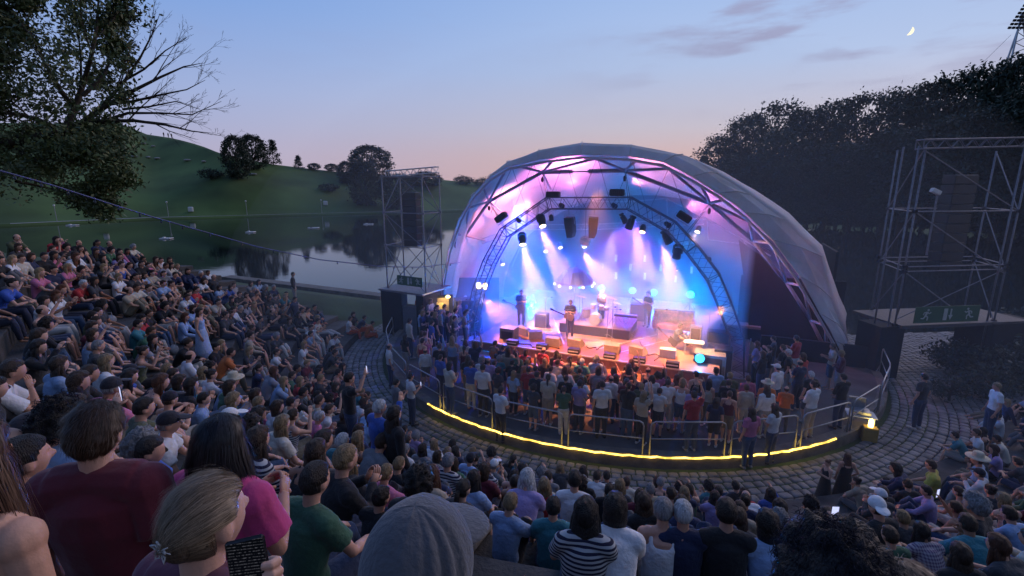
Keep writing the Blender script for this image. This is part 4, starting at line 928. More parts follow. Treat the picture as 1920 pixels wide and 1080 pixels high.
# crates, amplifiers
def crate(px,py,size,m,lb,name='equipment_crate',z=.9,extra=None,cat='crate'):
    p=onz(px,py,z); t=thing(name,p,lb,cat); mb=MB(); mb.bbox(p+V((0,0,size[2]/2)),size,RZ,b=.015); mb.build('cabinet',m,t)
    mb=MB(); hx,hy=size[0]/2,size[1]/2
    for sx in(-1,1):
        for sy in(-1,1): mb.box(p+RZ@V((sx*hx,sy*hy,size[2]/2)),(.03,.03,size[2]*1.005),RZ)
    mb.build('corner_trim',M['steel'],t); mb=MB(); mb.box(p+RZ@V((0,-hy-.008,size[2]*.5)),(size[0]*.78,.014,size[2]*.75),RZ); mb.build('grille',M['black'],t); return t
cm=mat('plywood_grey',(.24,.22,.2),.7,0,.2)
crate(1328,700,(1.2,.9,.95),cm,'grey speaker cabinet at the right corner of the stage','subwoofer',z=.3,cat='loudspeaker')
crate(1352,705,(.7,.7,1.25),M['black'],'tall black loudspeaker beside the right truss leg','main_loudspeaker',z=.1,cat='loudspeaker')
crate(955,655,(.7,.6,1.1),cm,'grey loudspeaker behind the left front cyan light','main_loudspeaker',z=.3,cat='loudspeaker')
crate(1303,640,(.5,.4,.75),M['white'],'white box lit from the side right of the sofa')
crate(1345,640,(.9,.6,.5),M['black'],'low black rack on the right wing of the stage'); crate(1016,612,(.6,.5,.7),M['black'],'black amplifier left of the drum riser','guitar_amplifier',cat='amplifier'); crate(1196,600,(.8,.5,.9),M['black'],'black amplifier behind the keyboard','guitar_amplifier',cat='amplifier')
# parasol with bulbs
pp=thing('parasol',at_stage(1075,598),'open fringed parasol with small bulbs behind the guitarist','parasol'); c=pp.location; top_=rp(1072,500,uv(c)[1]); zt=top_.z; zr=rp(1072,526,uv(c)[1]).z
mb=MB(); n=10; vs=[V((c.x,c.y,zt))]
for r_,zz in((.55,zt-(zt-zr)*.3),(1.05,zr)):
    for k in range(n*2): a=k*PI/n; sag=.0 if k%2==0 else -.07*r_; vs.append(V((c.x+r_*math.cos(a)*(1+sag),c.y+r_*math.sin(a)*(1+sag),zz)))
m2=n*2; mb.add(vs,[(0,1+k,1+(k+1)%m2) for k in range(m2)]+[(1+k,1+m2+k,1+m2+(k+1)%m2,1+(k+1)%m2) for k in range(m2)]); 
vs=[V((q.x,q.y,q.z)) for q in vs[-m2:]]; mb.add(vs+[q-V((0,0,.12)) for q in vs],[(k,(k+1)%m2,m2+(k+1)%m2,m2+k) for k in range(m2)]); mb.build('canopy',stripes('parasol_cloth',(.6,.52,.62),(.42,.34,.5),.6,'X'),pp)
mb=MB(); mb.tube([c,V((c.x,c.y,zt+.05))],.03,8); mb.build('pole',M['white'],pp)
for k in range(10):
    a=k*PI/5; mb=MB(); mb.ell(V((c.x+1.05*math.cos(a),c.y+1.05*math.sin(a),zr-.16)),(.045,.045,.06),seg=8,rings=6); mb.build('bulb',M['bulb'],pp)
# cables on deck
for i,(pts,lb) in enumerate(((((1100,650),(1120,655),(1132,648),(1145,658)),'tangle of black cable between the monitors'),((( 960,640),(1000,650),(1060,655)),'black cable running along the left stage edge'),(((1200,640),(1216,665),(1240,668),(1225,676)),'coiled black cable near the turned monitor'))):
    mb=MB(); q=[]; P=[at_stage(*p)+V((0,0,.02)) for p in pts]
    for j in range(len(P)-1):
        for s_ in range(6): q.append(P[j].lerp(P[j+1],s_/6)+DV*.15*math.sin(j*2+s_*.9))
    mb.tube(q,.022,5); t=mb.build('cable',M['black']); tag(t,lb,'cable','cables on the stage')
# white floor lamps on left truss
fp=thing('work_lamp',rp(903,536,3.3),'pair of bright warm lamps on a stand by the left truss leg','work lamp'); c=fp.location
for dx in(-.17,.2): 
    mb=MB(); mb.ell(c+DU*dx,(.13,.1,.17),RZ,12,8); mb.build('lamp_head',M['bulb'],fp,smooth=True)
mb=MB(); mb.tube([c,(c.x,c.y,0)],.025,6); mb.build('pole',M['steel'],fp)
# ------------------------------------------------------------------ crowd barriers on the pit rim
bf=thing('crowd_barrier',(0,0,0),'x','barrier','crowd barriers on the rim of the pit')
mb=MB(); w2=1.12; mb.tube([(-w2,0,.02),(-w2,0,.95),(-w2+.04,0,1.05),(-w2+.14,0,1.1),(w2-.14,0,1.1),(w2-.04,0,1.05),(w2,0,.95),(w2,0,.02)],.024,7); mb.build('frame',M['steel'],bf,smooth=True)
mb=MB(); mb.tube([(-w2,0,.55),(w2,0,.55)],.018,6); mb.build('middle_rail',M['steel'],bf,smooth=True)
for s_ in(-1,1): mb=MB(); mb.tube([(s_*w2,0,.3),(s_*w2,-.2,-.35)],.02,6); mb.build('bracket',M['steel'],bf)
BL=[]; k=0
for i,ph in enumerate(np.arange(-174,-14,11.9)):
    p=PP(ph,11.72,0); q=bf if i==0 else copy_tree(bf); q.location=p; q.rotation_euler=(0,0,R(ph)+PI/2+PI); BL.append(q)
nb=len(BL); OR=['first','second','third','fourth','fifth','sixth','seventh','eighth','ninth','tenth','eleventh','twelfth','thirteenth','fourteenth','fifteenth','sixteenth','seventeenth','eighteenth','nineteenth','twentieth','twenty-first','twenty-second','twenty-third','twenty-fourth','twenty-fifth','twenty-sixth','twenty-seventh','twenty-eighth','twenty-ninth','thirtieth']+['%s further'%x for x in ('one','two','three')]
for i,q in enumerate(BL): q['label']='%s steel crowd barrier from the left end of the curved pit rim'%OR[i]
mb=MB(); pts=[PP(p,11.86+.015*math.sin(p*3),-.0+.012*math.sin(p*1.7)) for p in np.arange(-136,-64,1.)]
mb.tube(pts,.03,6); t=mb.build('rope_light',M['led'],smooth=True); tag(t,'glowing yellow rope light along the stone rim of the pit','rope light')
# little console and beacon at the right end of the rope light
q=onz(1608,812,-.4); t=thing('folding_table',q,'small folding table with an open laptop at the right end of the rope light','table'); mb=MB(); mb.bbox(q+V((0,0,.72)),(.85,.6,.04),RZ,b=.01); mb.build('table_top',M['white'],t)
for a in(-.36,.36):
    for b_ in(-.24,.24): mb=MB(); mb.tube([q+RZ@V((a,b_,.7)),q+RZ@V((a*1.1,b_,0))],.018,5); mb.build('leg',M['steel'],t)
t2=thing('open_case',q+V((0,0,.74)),'open grey equipment case standing on the small folding table','case'); mb=MB(); mb.bbox(q+V((0,0,.81)),(.5,.4,.12),RZ,b=.01); mb.build('case_body',M['steel'],t2); mb=MB(); mb.bbox(q+RZ@V((-.1,.24,1.03)),(.5,.05,.38),RZ,b=.01); mb.build('lid',M['steel'],t2)
q=onz(1628,826,-.4); t=thing('beacon_lamp',q,'glowing orange beacon lamp on a yellow box beside the folding table','lamp'); mb=MB(); mb.bbox(q+V((0,0,.25)),(.42,.3,.5),RZ,b=.02); mb.build('box',mat('yellow_box',(.4,.26,.05),.6,0,.1),t); mb=MB(); mb.lathe([(.07,0),(.08,.05),(.075,.22),(.05,.27),(.0,.28)],q+V((0,0,.5)),12); mb.build('glass',M['lampy'],t,smooth=True)
spot(q+V((0,0,.66)),(0,0,0),6,(1,.65,.15),0,typ='POINT',rad=.1)
# ------------------------------------------------------------------ towers
GREEN=mat('sign_green',(.02,.11,.05),.6,0,.1); SIGNW=mat('sign_white',(.5,.55,.52),.6,0,.05)
def exit_sign(p,ux,w_,h_,lb,nrm):
    t=thing('exit_sign',p,lb,'sign','green exit banners on the towers'); ux=V(ux).normalized(); uz=V((0,0,1)); n_=V(nrm).normalized(); th=n_*.03
    mb=MB(); mb.prism([(-w_/2,-h_/2),(w_/2,-h_/2),(w_/2,h_/2),(-w_/2,h_/2)],p,ux,uz,-th); mb.build('board',GREEN,t)
    mb=MB(); e=n_*.012; H_=h_
    def run(cx,s_):
        P=lambda x,y: p+n_*.004+ux*(cx+x*s_*H_)+uz*(y*H_)
        mb.prism([(.07*math.cos(a),.07*math.sin(a)) for a in np.arange(0,2*PI,PI/6)],P(.1,.3),ux*H_,uz*H_,e)
        def bar(a,b,w2): 
            A=P(*a); B=P(*b); d_=(B-A); l=d_.length; d_.normalize(); s2=d_.cross(n_); mb.prism([(0,-w2*H_),(l,-w2*H_),(l,w2*H_),(0,w2*H_)],A,d_,s2,e)
        bar((.05,.2),(-.05,-.06),.06); bar((-.05,-.05),(.12,-.12),.04); bar((.12,-.12),(.1,-.34),.035); bar((-.04,-.06),(-.16,-.22),.04); bar((-.16,-.22),(-.34,-.2),.035); bar((.03,.17),(.2,.08),.03); bar((.2,.08),(.3,.16),.028); bar((.02,.18),(-.16,.14),.03); bar((-.16,.14),(-.2,-.0),.028)
    run(-w_*.33,1); run(w_*.33,-1)
    mb.prism([(-.28*H_,-.36*H_),(-.03*H_,-.36*H_),(-.03*H_,.36*H_),(-.28*H_,.36*H_)],p+n_*.004-ux*.06*w_*0,ux,uz,e)
    mb.prism([(.11*H_,.34*H_),(.2*H_,.34*H_),(.2*H_,-.05*H_),(.3*H_,-.05*H_),(.155*H_,-.34*H_),(.01*H_,-.05*H_),(.11*H_,-.05*H_)],p+n_*.004+ux*.04,ux,uz,e)
    mb.build('pictogram',SIGNW,t); return t
lt=thing('speaker_tower',onz(765,630,-.4),'scaffold tower holding a loudspeaker column at the lakeside, left of the dome','tower','scaffold towers')
G=lambda px,d_: (lambda q:V((q.x,q.y,0)))(at(px,450,d_))
cs=[G(722,26.5),G(795,25.2),G(827,26.8),G(755,28.2)]
zs=[2.25,4.7,6.5,8.4]
for q in cs: mb=MB(); mb.tube([q+V((0,0,-.4)),q+V((0,0,8.5))],.036,7); mb.build('post',M['dsteel'],lt,smooth=True)
mb=MB()
for z in zs: 
    for i in range(4): mb.tube([cs[i]+V((0,0,z)),cs[(i+1)%4]+V((0,0,z))],.026,6); mb.box(cs[i]+V((0,0,z)),(.13,.13,.12))
mb.build('ledger',M['dsteel'],lt)
mb=MB()
for j in range(3):
    for i in range(4):
        a,b=cs[i],cs[(i+1)%4]; 
        if (i+j)%2: a,b=b,a
        mb.tube([a+V((0,0,zs[j])),b+V((0,0,zs[j+1]))],.022,6)
        if j==0: mb.tube([b+V((0,0,zs[j])),a+V((0,0,zs[j+1]))],.022,6)
mb.build('diagonal_brace',M['dsteel'],lt)
mb=MB(); truss(mb,[cs[0].lerp(cs[3],.3)+V((0,0,8.55)),cs[1].lerp(cs[2],.6)+V((.3,0,8.75))],.3,.025,.014,.4); mb.build('top_truss',M['alu'],lt)
mb=MB(); d_=(cs[1]-cs[0]).normalized(); rt=Matrix.Rotation(math.atan2(d_.y,d_.x),3,'Z'); cc=(cs[0]+cs[2])/2
mb.box(cc+V((0,0,2.25)),(3.1,2.6,.1),rt); mb.build('platform',M['dsteel'],lt)
mb=MB(); mb.box(cc+rt@V((-.95,-.95,.9)),(1.5,.08,2.6),rt); mb.box(cc+rt@V((1.35,-.5,.9)),(.5,1.6,2.6),rt); mb.box(cc+rt@V((-1.5,0,.9)),(.08,1.9,2.6),rt); mb.build('black_skirt',M['blackcloth'],lt)
mb=MB(); mb.box(cc+rt@V((.55,-.9,.7)),(1.1,.5,1.5),rt); mb.build('cupboard',mat('grey_board',(.14,.15,.18),.6,0,.1),lt)
mb=MB(); 
for k in range(8): mb.bbox(cc+V((0,0,7.4-k*.37)),(.95,.5,.35),rt,b=.03)
t=mb.build('line_array',M['black'],None); t.location=(0,0,0); tag(t,'dark loudspeaker column hanging inside the left scaffold tower','loudspeaker')
exit_sign((cs[0].lerp(cs[1],.62))+V((0,0,2.85))-(rt@V((0,.1,0))),rt@V((1,0,0)),1.75,.52,'green exit banner on the left scaffold tower',rt@V((0,-1,0)))
rt_=thing('speaker_tower',onz(1660,720,-.4),'large scaffold gate tower over the path on the far right','tower','scaffold towers')
G2=lambda px,d_:(lambda q:V((q.x,q.y,0)))(at(px,500,d_))
A_=G2(1697,20.2); B_=G2(1886,20.8); A2=A_+V((.9,2.6,0)); B2=B_+V((.9,2.4,0)); ex=(B_-A_).normalized()
zs=[2.05,4.4,6.9,9.45]
for q in(A_,A_-ex*.32,B_,B_-ex*.35,A2,B2,A_-ex*1.1*0+V((-.5,.5,0))):
    mb=MB(); mb.tube([q+V((0,0,-.4)),q+V((0,0,9.5 if q is not None else 9))],.036,7); mb.build('post',M['dsteel'],rt_,smooth=True)
mb=MB()
for a,b in((A_,B_),(A2,B2),(A_,A2),(B_,B2)):
    for z in zs[:3]+[4.6]: mb.tube([a+V((0,0,z)),b+V((0,0,z))],.026,6); mb.box(a+V((0,0,z)),(.14,.14,.13)); mb.box(b+V((0,0,z)),(.14,.14,.13))
mb.build('ledger',M['dsteel'],rt_)
for i_,(a_,b_) in enumerate(((A_+V((.12,.1,9.3)),A_+V((.2,.15,.9))),(B_+V((-.1,.1,9.3)),B_+V((-.2,.1,2.2))))):
    mb=MB(); mb.tube([a_.lerp(b_,t/12)+V((.09*math.sin(t*1.7),.05*math.cos(t*2.3),0)) for t in range(13)],.022,5); mb.build('power_cable',M['black'],rt_); mb=MB()
mb.tube([A_+V((0,0,9.3)),B_+V((0,0,6.9))],.028,6); mb.tube([A_+V((0,0,6.9)),B_+V((0,0,4.2))],.028,6); mb.tube([A_+V((0,0,4.4)),B_.lerp(A_,.25)+V((0,0,2.1))],.028,6); mb.tube([A_+V((0,0,2.3)),B_+V((0,0,4.4))],.022,6)
for j in range(3): mb.tube([B_+V((0,0,zs[j])),B2+V((0,0,zs[j+1]))],.022,6); mb.tube([A_+V((0,0,zs[j+1])),A2+V((0,0,zs[j]))],.022,6)
mb.tube([A_+V((0,0,2.2)),A_-ex*.6+V((0,0,-.4))],.026,6); mb.build('diagonal_brace',M['dsteel'],rt_)
mb=MB(); truss(mb,[A_-ex*.3+V((0,0,9.55)),B_+ex*1.8+V((0,0,9.75))],.34,.03,.018,.62); mb.build('top_truss',M['dsteel'],rt_)
rr=Matrix.Rotation(math.atan2(ex.y,ex.x),3,'Z'); cc=(A_+B2)/2
mb=MB(); mb.box(cc+V((.3,0,2.0)),(6.4,2.6,.14),rr); mb.build('platform',mat('pale_platform',(.08,.08,.09),.7,.2,.2),rt_)
mb=MB(); mb.box(A_+rr@V((-.15,.5,.75)),(1.15,1.2,2.5),rr); mb.box(B_+rr@V((1.0,.5,.75)),(2.6,1.6,2.5),rr); mb.build('black_skirt',M['blackcloth'],rt_)
mb=MB(); 
for k in range(10): mb.bbox(cc+V((.1,0,8.2-k*.42)),(1.15,.6,.4),rr,b=.03)
t=mb.build('line_array',M['black'],None); tag(t,'black loudspeaker column hanging inside the right gate tower','loudspeaker')
exit_sign(A_.lerp(B_,.47)+V((0,0,2.5))-rr@V((0,.15,0)),ex,3.15,.72,'green exit banner across the gate of the right tower',rr@V((0,-1,0)))
# cctv pole and small lamp on right tower
q=A_+ex*1.4; t=thing('camera_pole',q+V((0,.5,5)),'short pole with a small white camera clamped inside the right tower','camera'); mb=MB(); mb.tube([q+V((0,.5,5)),q+V((0,.5,7.6))],.04,7); mb.build('pole',M['dsteel'],t); mb=MB(); mb.bbox(q+V((-.1,.5,7.7)),(.4,.2,.18),Matrix.Rotation(.4,3,'Y'),b=.02); mb.build('camera_head',M['white'],t)
# merchandise stall on the left
q=onz(836,640,-.4); st=thing('merchandise_stall',q,'small black stall with a lit yellow shirt beside the dome','stall'); rr=Matrix.Rotation(.25,3,'Z')
mb=MB(); mb.box(q+rr@V((-.2,.9,1.2)),(1.5,.1,2.4),rr); mb.box(q+rr@V((1.2,.5,1.1)),(1.2,1.,2.2),rr); mb.build('booth',M['blackcloth'],st)
mb=MB(); mb.box(q+rr@V((-.2,.84,1.55)),(1.05,.03,1.4),rr); mb.build('display_board',mat('board_tan',(.3,.22,.12),.7,0,.2),st)
mb=MB(); mb.prism([(-.22,0),(.22,0),(.22,.55),(.42,.42),(.46,.6),(.2,.85),(.08,.88),(0,.83),(-.08,.88),(-.2,.85),(-.46,.6),(-.42,.42),(-.22,.55)],q+rr@V((-.25,.8,1.15)),rr@V((1,0,0)),(0,0,1),rr@V((0,-.03,0))); t=mb.build('hanging_shirt',mat('shirt_yellow',(.75,.6,.25),.9,0,.15,4,.4,8),None); tag(t,'yellow shirt hung on the lit board of the merchandise stall','shirt')
mb=MB(); mb.bbox(q+rr@V((.35,-.1,.4)),(1.3,.7,.8),rr,b=.02); mb.build('counter',M['black'],st)
for k in range(7):
    mb=MB(); p=q+rr@V((-.15+k*.16,-.1+.12*math.sin(k*2),.84+.02*k%.05)); mb.bbox(p,(.15,.2,.08),rr,b=.02); t=mb.build('folded_shirt',M['white'] if k%2 else bpy.data.materials['shirt_yellow'],None); tag(t,'small folded shirt on the merchandise counter','shirt','folded shirts on the merchandise counter')
mb=MB(); mb.ell(q+rr@V((.25,.6,2.35)),(.13,.1,.08)); mb.build('lamp',M['lampy'],st); spot(q+rr@V((.2,.35,2.3)),(0,0,0),35,(1,.7,.3),0,typ='POINT',rad=.08)
# access ramps right of stage
t=thing('ramp_panel',onz(1430,700,0),'tilted plywood panel beside the right truss leg','panel'); c=t.location; mb=MB(); mb.prism([(-.6,0),(.6,0),(.6,.6),(-.6,1.4)],c,DU,(0,0,1),DV*.06); mb.build('board',mat('plywood',(.4,.3,.22),.7,0,.15),t); mb=MB(); mb.tube([c-DU*.6,c-DU*.6+V((0,0,1.5))],.03,5); mb.build('post',M['steel'],t)
# festoon cable
t_=thing('festoon_cable',at(-60,300,11),'long blue cable with unlit bulbs sagging from the tree to the dome','festoon cable')
fpx=[(-60,303,11),(0,320,11.5),(100,348,12.5),(200,380,14),(280,405,15.5),(360,428,17.5),(480,462,20),(600,487,22.5),(720,500,25),(790,501,26.5),(862,492,28)]
P=[at(*q) for q in fpx]; mb=MB(); mb.tube(P,.022,6); mb.build('cable',mat('blue_cable',(.05,.06,.16),.5,0,.1),t_,smooth=True)
for i in range(len(P)-1):
    for s_ in(.25,.75):
        q=P[i].lerp(P[i+1],s_); mb=MB(); mb.tube([q,q-V((0,0,.05))],.022,6); mb.ell(q-V((0,0,.085)),(.032,.032,.045),seg=8,rings=6); mb.build('bulb',dark,t_)
# ------------------------------------------------------------------ trees
def leaves(centers,n,size,spread,rs,squash=.7):
    """leaf cards scattered in clumps; returns verts, faces"""
    C=np.repeat(np.array([tuple(c) for c in centers]),n,0); m=len(C)
    P=C+rs.normal(0,1,(m,3))*spread*np.array([1,1,squash])
    a=rs.normal(0,1,(m,3)); a/=np.linalg.norm(a,axis=1)[:,None]; b=rs.normal(0,1,(m,3)); b-=a*(a*b).sum(1)[:,None]; b/=np.linalg.norm(b,axis=1)[:,None]
    s=size*rs.uniform(.6,1.3,(m,1)); v=np.stack([P-a*s,P+b*s*.45,P+a*s,P-b*s*.45],1).reshape(-1,3)
    return v,np.arange(m*4).reshape(-1,4)
def npmesh(name,v,f,m):
    me=bpy.data.meshes.new(name); me.vertices.add(len(v)); me.vertices.foreach_set('co',v.astype(np.float32).ravel()); k=f.shape[1]
    me.loops.add(f.size); me.loops.foreach_set('vertex_index',f.astype(np.int32).ravel()); me.polygons.add(len(f)); me.polygons.foreach_set('loop_start',np.arange(0,f.size,k,dtype=np.int32)); me.update(calc_edges=True); me.materials.append(m); return me
def crown_pts(h,w_,nl,rs,kind='round'):
    pts=[]
    for i in range(nl):
        t=rs.uniform(.18 if kind!='tall' and h>12 else .04,1)
        if kind=='round': rad=w_*math.sqrt(max(.08,1-((t-.5)/.5)**2))
        elif kind=='cone': rad=w_*(1.08-t)
        else: rad=w_*(.55+.45*math.sin(t*PI))
        a=rs.uniform(0,2*PI); q=rad*rs.uniform(.45,1)**.6
        pts.append((q*math.cos(a),q*math.sin(a),t*h))
    return pts
TP={}
def treeproto(key,h,w_,nl,n,size,spread,m,kind='round',seed=1):
    rs=np.random.RandomState(seed); pts=crown_pts(h*.97,w_,nl,rs,kind)
    v,f=leaves(pts,n,size,spread,rs)
    mb=MB(); mb.tube([(0,0,-.5),(0,0,h*.2),(.1,0,h*.45),(0,.1,h*.8)],[w_*.07,w_*.055,w_*.035,.03],8)
    for p in pts[::max(1,nl//26)]: 
        z0=p[2]*.55; mb.tube([(0,0,z0),(p[0]*.5,p[1]*.5,(z0+p[2])/2+.2),p],[w_*.025,w_*.014,.01],5,cap=False)
    TP[key]=(mb.mesh('trunk',M['bark']),npmesh('crown',v,f,m))
treeproto('bigA',22,7.2,240,28,.37,1.0,M['leafB'],seed=1); treeproto('bigB',25,6.4,250,28,.37,.95,M['leafB'],seed=2); treeproto('bigC',20,8,240,28,.37,1.0,M['leafB'],seed=3)
treeproto('mid',11,4.6,210,26,.34,.5,M['leafB'],seed=4); treeproto('willow',13,4.5,230,28,.3,.5,M['leafC'],'tall',seed=5); treeproto('airy',12,2.6,90,16,.36,.5,M['leafB'],'cone',seed=6); treeproto('fir',9,2.1,90,22,.3,.35,M['leafB'],'cone',seed=7); treeproto('bush',3.2,3.2,60,22,.26,.45,M['leafB'],seed=8)
def tree(key,loc,sx,sz,rz,label,group=None,name='tree',cat='tree'):
    o=thing(name,loc,label,cat,group); o.rotation_euler=(0,0,rz); o.scale=(sx,sx,sz)
    for nm,me in zip(('trunk','crown'),TP[key]): 
        c_=bpy.data.objects.new(nm,me); COL.objects.link(c_); c_.parent=o
    return o
HB={'bigA':22,'bigB':25,'bigC':20,'mid':11,'willow':13,'airy':12,'fir':9,'bush':3.2}; WB={'bigA':7.2,'bigB':6.4,'bigC':8,'mid':4.6,'willow':4.5,'airy':2.6,'fir':2.1,'bush':3.2}
def hilltree(key,px,ytop,ybase,wpx,label,**k):
    # foot found on the bank where its pixel row meets the slope
    best=None
    for t in np.linspace(.0,1.,120):
        p=bank(px,t); q=proj(p)
        if best is None or abs(q[1]-ybase)<best[0]: best=(abs(q[1]-ybase),p,q[2])
    p,dep=best[1],best[2]; top=at(px,ytop,dep).z; h=max(1.5,top-p.z); sz=h/HB[key]; sx=wpx/2/FPX*dep/WB[key]/1.08
    return tree(key,p,sx,sz,random.uniform(0,6),label,**k)
G_='trees on the far hill'
hilltree('mid',455,256,336,52,'broad dark tree at the left of the pair on the hill ridge',group=G_)
hilltree('mid',486,254,318,56,'round dark tree at the right of the pair on the hill ridge',group=G_)
hilltree('airy',523,262,308,30,'slender airy tree beside the pair on the ridge',group=G_)
hilltree('fir',568,291,316,18,'small lone conifer on the hill ridge',group=G_)
hilltree('mid',596,306,318,26,'low bush right of the lone conifer on the ridge',group=G_)
hilltree('mid',628,307,320,26,'small round bush left of the big lakeside tree',group=G_)
hilltree('mid',700,274,335,84,'big rounded tree above the left scaffold tower',group=G_)
hilltree('mid',655,303,345,38,'dark tree left of the big rounded tree',group=G_)
hilltree('willow',688,302,386,62,'grey-green willow at the lake edge left of the tower',group=G_)
hilltree('willow',745,325,392,70,'willow standing behind the left scaffold tower',group=G_)
hilltree('bush',405,318,336,46,'low dark scrub left of the pair of trees',group=G_,name='bush',cat='bush')
hilltree('mid',800,322,350,70,'wide dark tree right of the left tower top',group=G_)
hilltree('bush',870,331,346,40,'small far tree clump left of the dome top',group=G_,name='bush',cat='bush'); hilltree('bush',905,335,350,34,'small far tree clump touching the dome edge',group=G_,name='bush',cat='bush')
hilltree('mid',1312,294,345,24,'small tree just right of the dome outline',group=G_)
hilltree('bush',620,345,358,40,'dark bush on the slope above the willow',group=G_,name='bush',cat='bush')
# tall wood on the right bank: individual trees in two ranks
RT=[(1300,320),(1345,262),(1385,226),(1440,203),(1492,216),(1540,200),(1600,188),(1655,182),(1705,168),(1752,154),(1800,142),(1845,130),(1890,116),(1935,106),(1985,100),(2040,92),(2110,90)]
names_=['big right-bank tree']*len(RT)
for i,(px,yt) in enumerate(RT[1:]):
    dep=125-(px-1300)*.06+random.uniform(-4,4); base=at(px,400,dep); base.z=.0+ (3 if i%2 else 1)
    key=['bigA','bigB','bigC'][i%3]; top=at(px,yt-6,dep).z; h=top-base.z
    tree(key,base,random.uniform(1.0,1.25)*.9,h/HB[key],random.uniform(0,6),'tall dark tree, %s of the back rank on the right bank counted from the dome'%OR[i],group='tall trees on the right bank')
for i in range(15):
    px=1330+i*52+random.uniform(-12,12); dep=100-(px-1300)*.045; yt=float(np.interp(px,[a for a,_ in RT],[b for _,b in RT]))+random.uniform(38,80)
    base=at(px,430,dep); base.z=-.2; key=['bigC','bigA','bigB'][i%3]; h=at(px,yt,dep).z-base.z
    tree(key,base,.85,h/HB[key],random.uniform(0,6),'tall dark tree, %s of the front rank at the lake edge counted from the dome'%OR[i],group='trees at the right lake edge')
for i in range(30):
    px=1325+i*27; dep=112-(px-1300)*.05; base=at(px,410,dep); base.z=-.4; tree('bush',base,random.uniform(1.1,1.6),random.uniform(1.5,2.6),random.uniform(0,6),'dark undergrowth bush, %s along the right bank counted from the dome'%OR[i],group='bushes under the right bank trees',name='bush',cat='bush')
# shrubs on the mound right of the path
for i,(px,py,s_) in enumerate(((1790,690,.35),(1840,680,.4),(1880,715,.4),(1905,675,.45),(1780,745,.22),(1850,740,.3),(1935,720,.5),(1925,640,.5))):
    p=onz(px,py,-.2); tree('bush',p,s_,s_,i*1.3,'low dark shrub, %s on the mound right of the cobbled path'%OR[i],group='shrubs on the right mound',name='shrub',cat='shrub')
# near tree on the left: limbs, bare twigs to the right, leafy crown to the left
NT=thing('tree',(-31,30.5,3.),'large near tree with leafy left crown and bare branches reaching right','tree')
rs=random.Random(3); limbs_=MB(); tips=[]; DEP=31.
def NP(x,y,d_=0): return at(x,y,DEP+d_)
def grow(pts,r0,r1,lv,bare):
    n=len(pts); rad=[r0+(r1-r0)*i/(n-1) for i in range(n)]; limbs_.tube(pts,rad,6 if lv<2 else 3,cap=False)
    if not bare or lv>=3: 
        for p in pts[1:]: tips.append((p,bare))
    if lv>=4: return
    L_=sum((pts[i+1]-pts[i]).length for i in range(n-1))
    k=[9,7,5,3][lv] if lv<4 else 2
    for j in range(k):
        t=rs.uniform(.22,.97)*(n-1); i=min(int(t),n-2); p=pts[i].lerp(pts[i+1],t-i); d_=(pts[i+1]-pts[i]).normalized()
        sgn=1 if j%2 else -1; s_=V((rs.uniform(-.4,.4),rs.uniform(-.7,.7),rs.uniform(-.1,.8)))
        nd=(d_*1.0+V((0,0,1))*sgn*rs.uniform(.2,.7)+s_*.55).normalized(); l=L_*rs.uniform(.28,.46)*(1.1-.5*t/(n-1))
        q=[p]; c_=p; dd=nd
        for m_ in range(3): dd=(dd+V((rs.uniform(-.2,.2),rs.uniform(-.2,.2),rs.uniform(-.12,.2)))).normalized(); c_=c_+dd*l/3; q.append(c_)
        grow(q,max(.006,(r0+(r1-r0)*t/(n-1))*.55),.005,lv+1,bare)
trunk=[V((-37,29.5,2.5)),NP(-70,340),NP(0,275),NP(60,258),NP(120,250)]
limbs_.tube(trunk,[.5,.42,.34,.28,.24],9)
for pts,r0,bare in (([(120,250),(150,235),(190,228),(250,226),(310,234),(360,246),(400,250)],.2,True),([(140,240),(175,215),(205,195),(250,170),(300,145),(345,125),(380,118)],.2,True),
    ([(165,222),(205,185),(235,150),(262,110),(285,65),(300,25)],.15,True),([(205,195),(250,190),(300,178),(350,168),(385,150)],.11,True),([(190,228),(240,212),(300,212),(360,215),(415,190)],.11,True),([(235,150),(270,130),(310,95),(350,70)],.09,True),([(230,205),(280,200),(330,190),(375,205)],.08,True)):
    grow([NP(x,y,rs.uniform(-.6,.6)) for x,y in pts],r0,.012,1,bare)
for pts,r0 in (([(120,250),(140,205),(155,160),(170,110),(180,60),(185,0),(190,-60)],.24),([(120,250),(80,228),(40,215),(0,212),(-60,200)],.2),([(140,205),(110,165),(85,120),(60,70),(40,10)],.17),([(155,180),(195,140),(215,95),(225,40)],.13),([(60,300),(20,270),(-30,240),(-90,220)],.22),([(0,212),(-10,150),(-20,90),(-20,30)],.15),([(60,300),(110,300),(170,310),(215,330)],.12),([(30,340),(80,350),(140,365),(180,385)],.1),([(40,320),(90,290),(150,270),(205,268)],.1),([(60,70),(20,20),(-30,-20)],.08)):
    grow([NP(x,y,rs.uniform(-1.5,1.5)) for x,y in pts],r0,.02,1,False)
limbs_.build('trunk',M['bark'],NT,smooth=True)
rn=np.random.RandomState(5)
cl=[]
for p,bare in tips:
    x,y,_=proj(p)
    if bare and not (x<245 and rn.rand()<(.55 if y<200 else .3)): continue
    if y<225 and x>235 and rn.rand()<.8: continue
    cl.append((p.x,p.y,p.z))
rn.shuffle(cl); cl=cl[:2600]
extra=[]
for i in range(430):
    x=rn.uniform(-70,238); y=rn.uniform(-30,250)
    if x<75 and y<45+rn.uniform(-20,20): continue
    if x>200 and rn.rand()<.6: continue
    if mnoise.noise(V((x*.03,y*.04,2)))>.22: continue
    extra.append(tuple(NP(x,y,rn.uniform(-4,4))))
for i in range(400):
    x=rn.uniform(-60,235); y=rn.uniform(245,405)
    if x+ (y-245)*.2>250 or rn.rand()<(y-270)/120 or mnoise.noise(V((x*.03,y*.04,5)))>.3: continue
    extra.append(tuple(NP(x,y,rn.uniform(-3,3))))
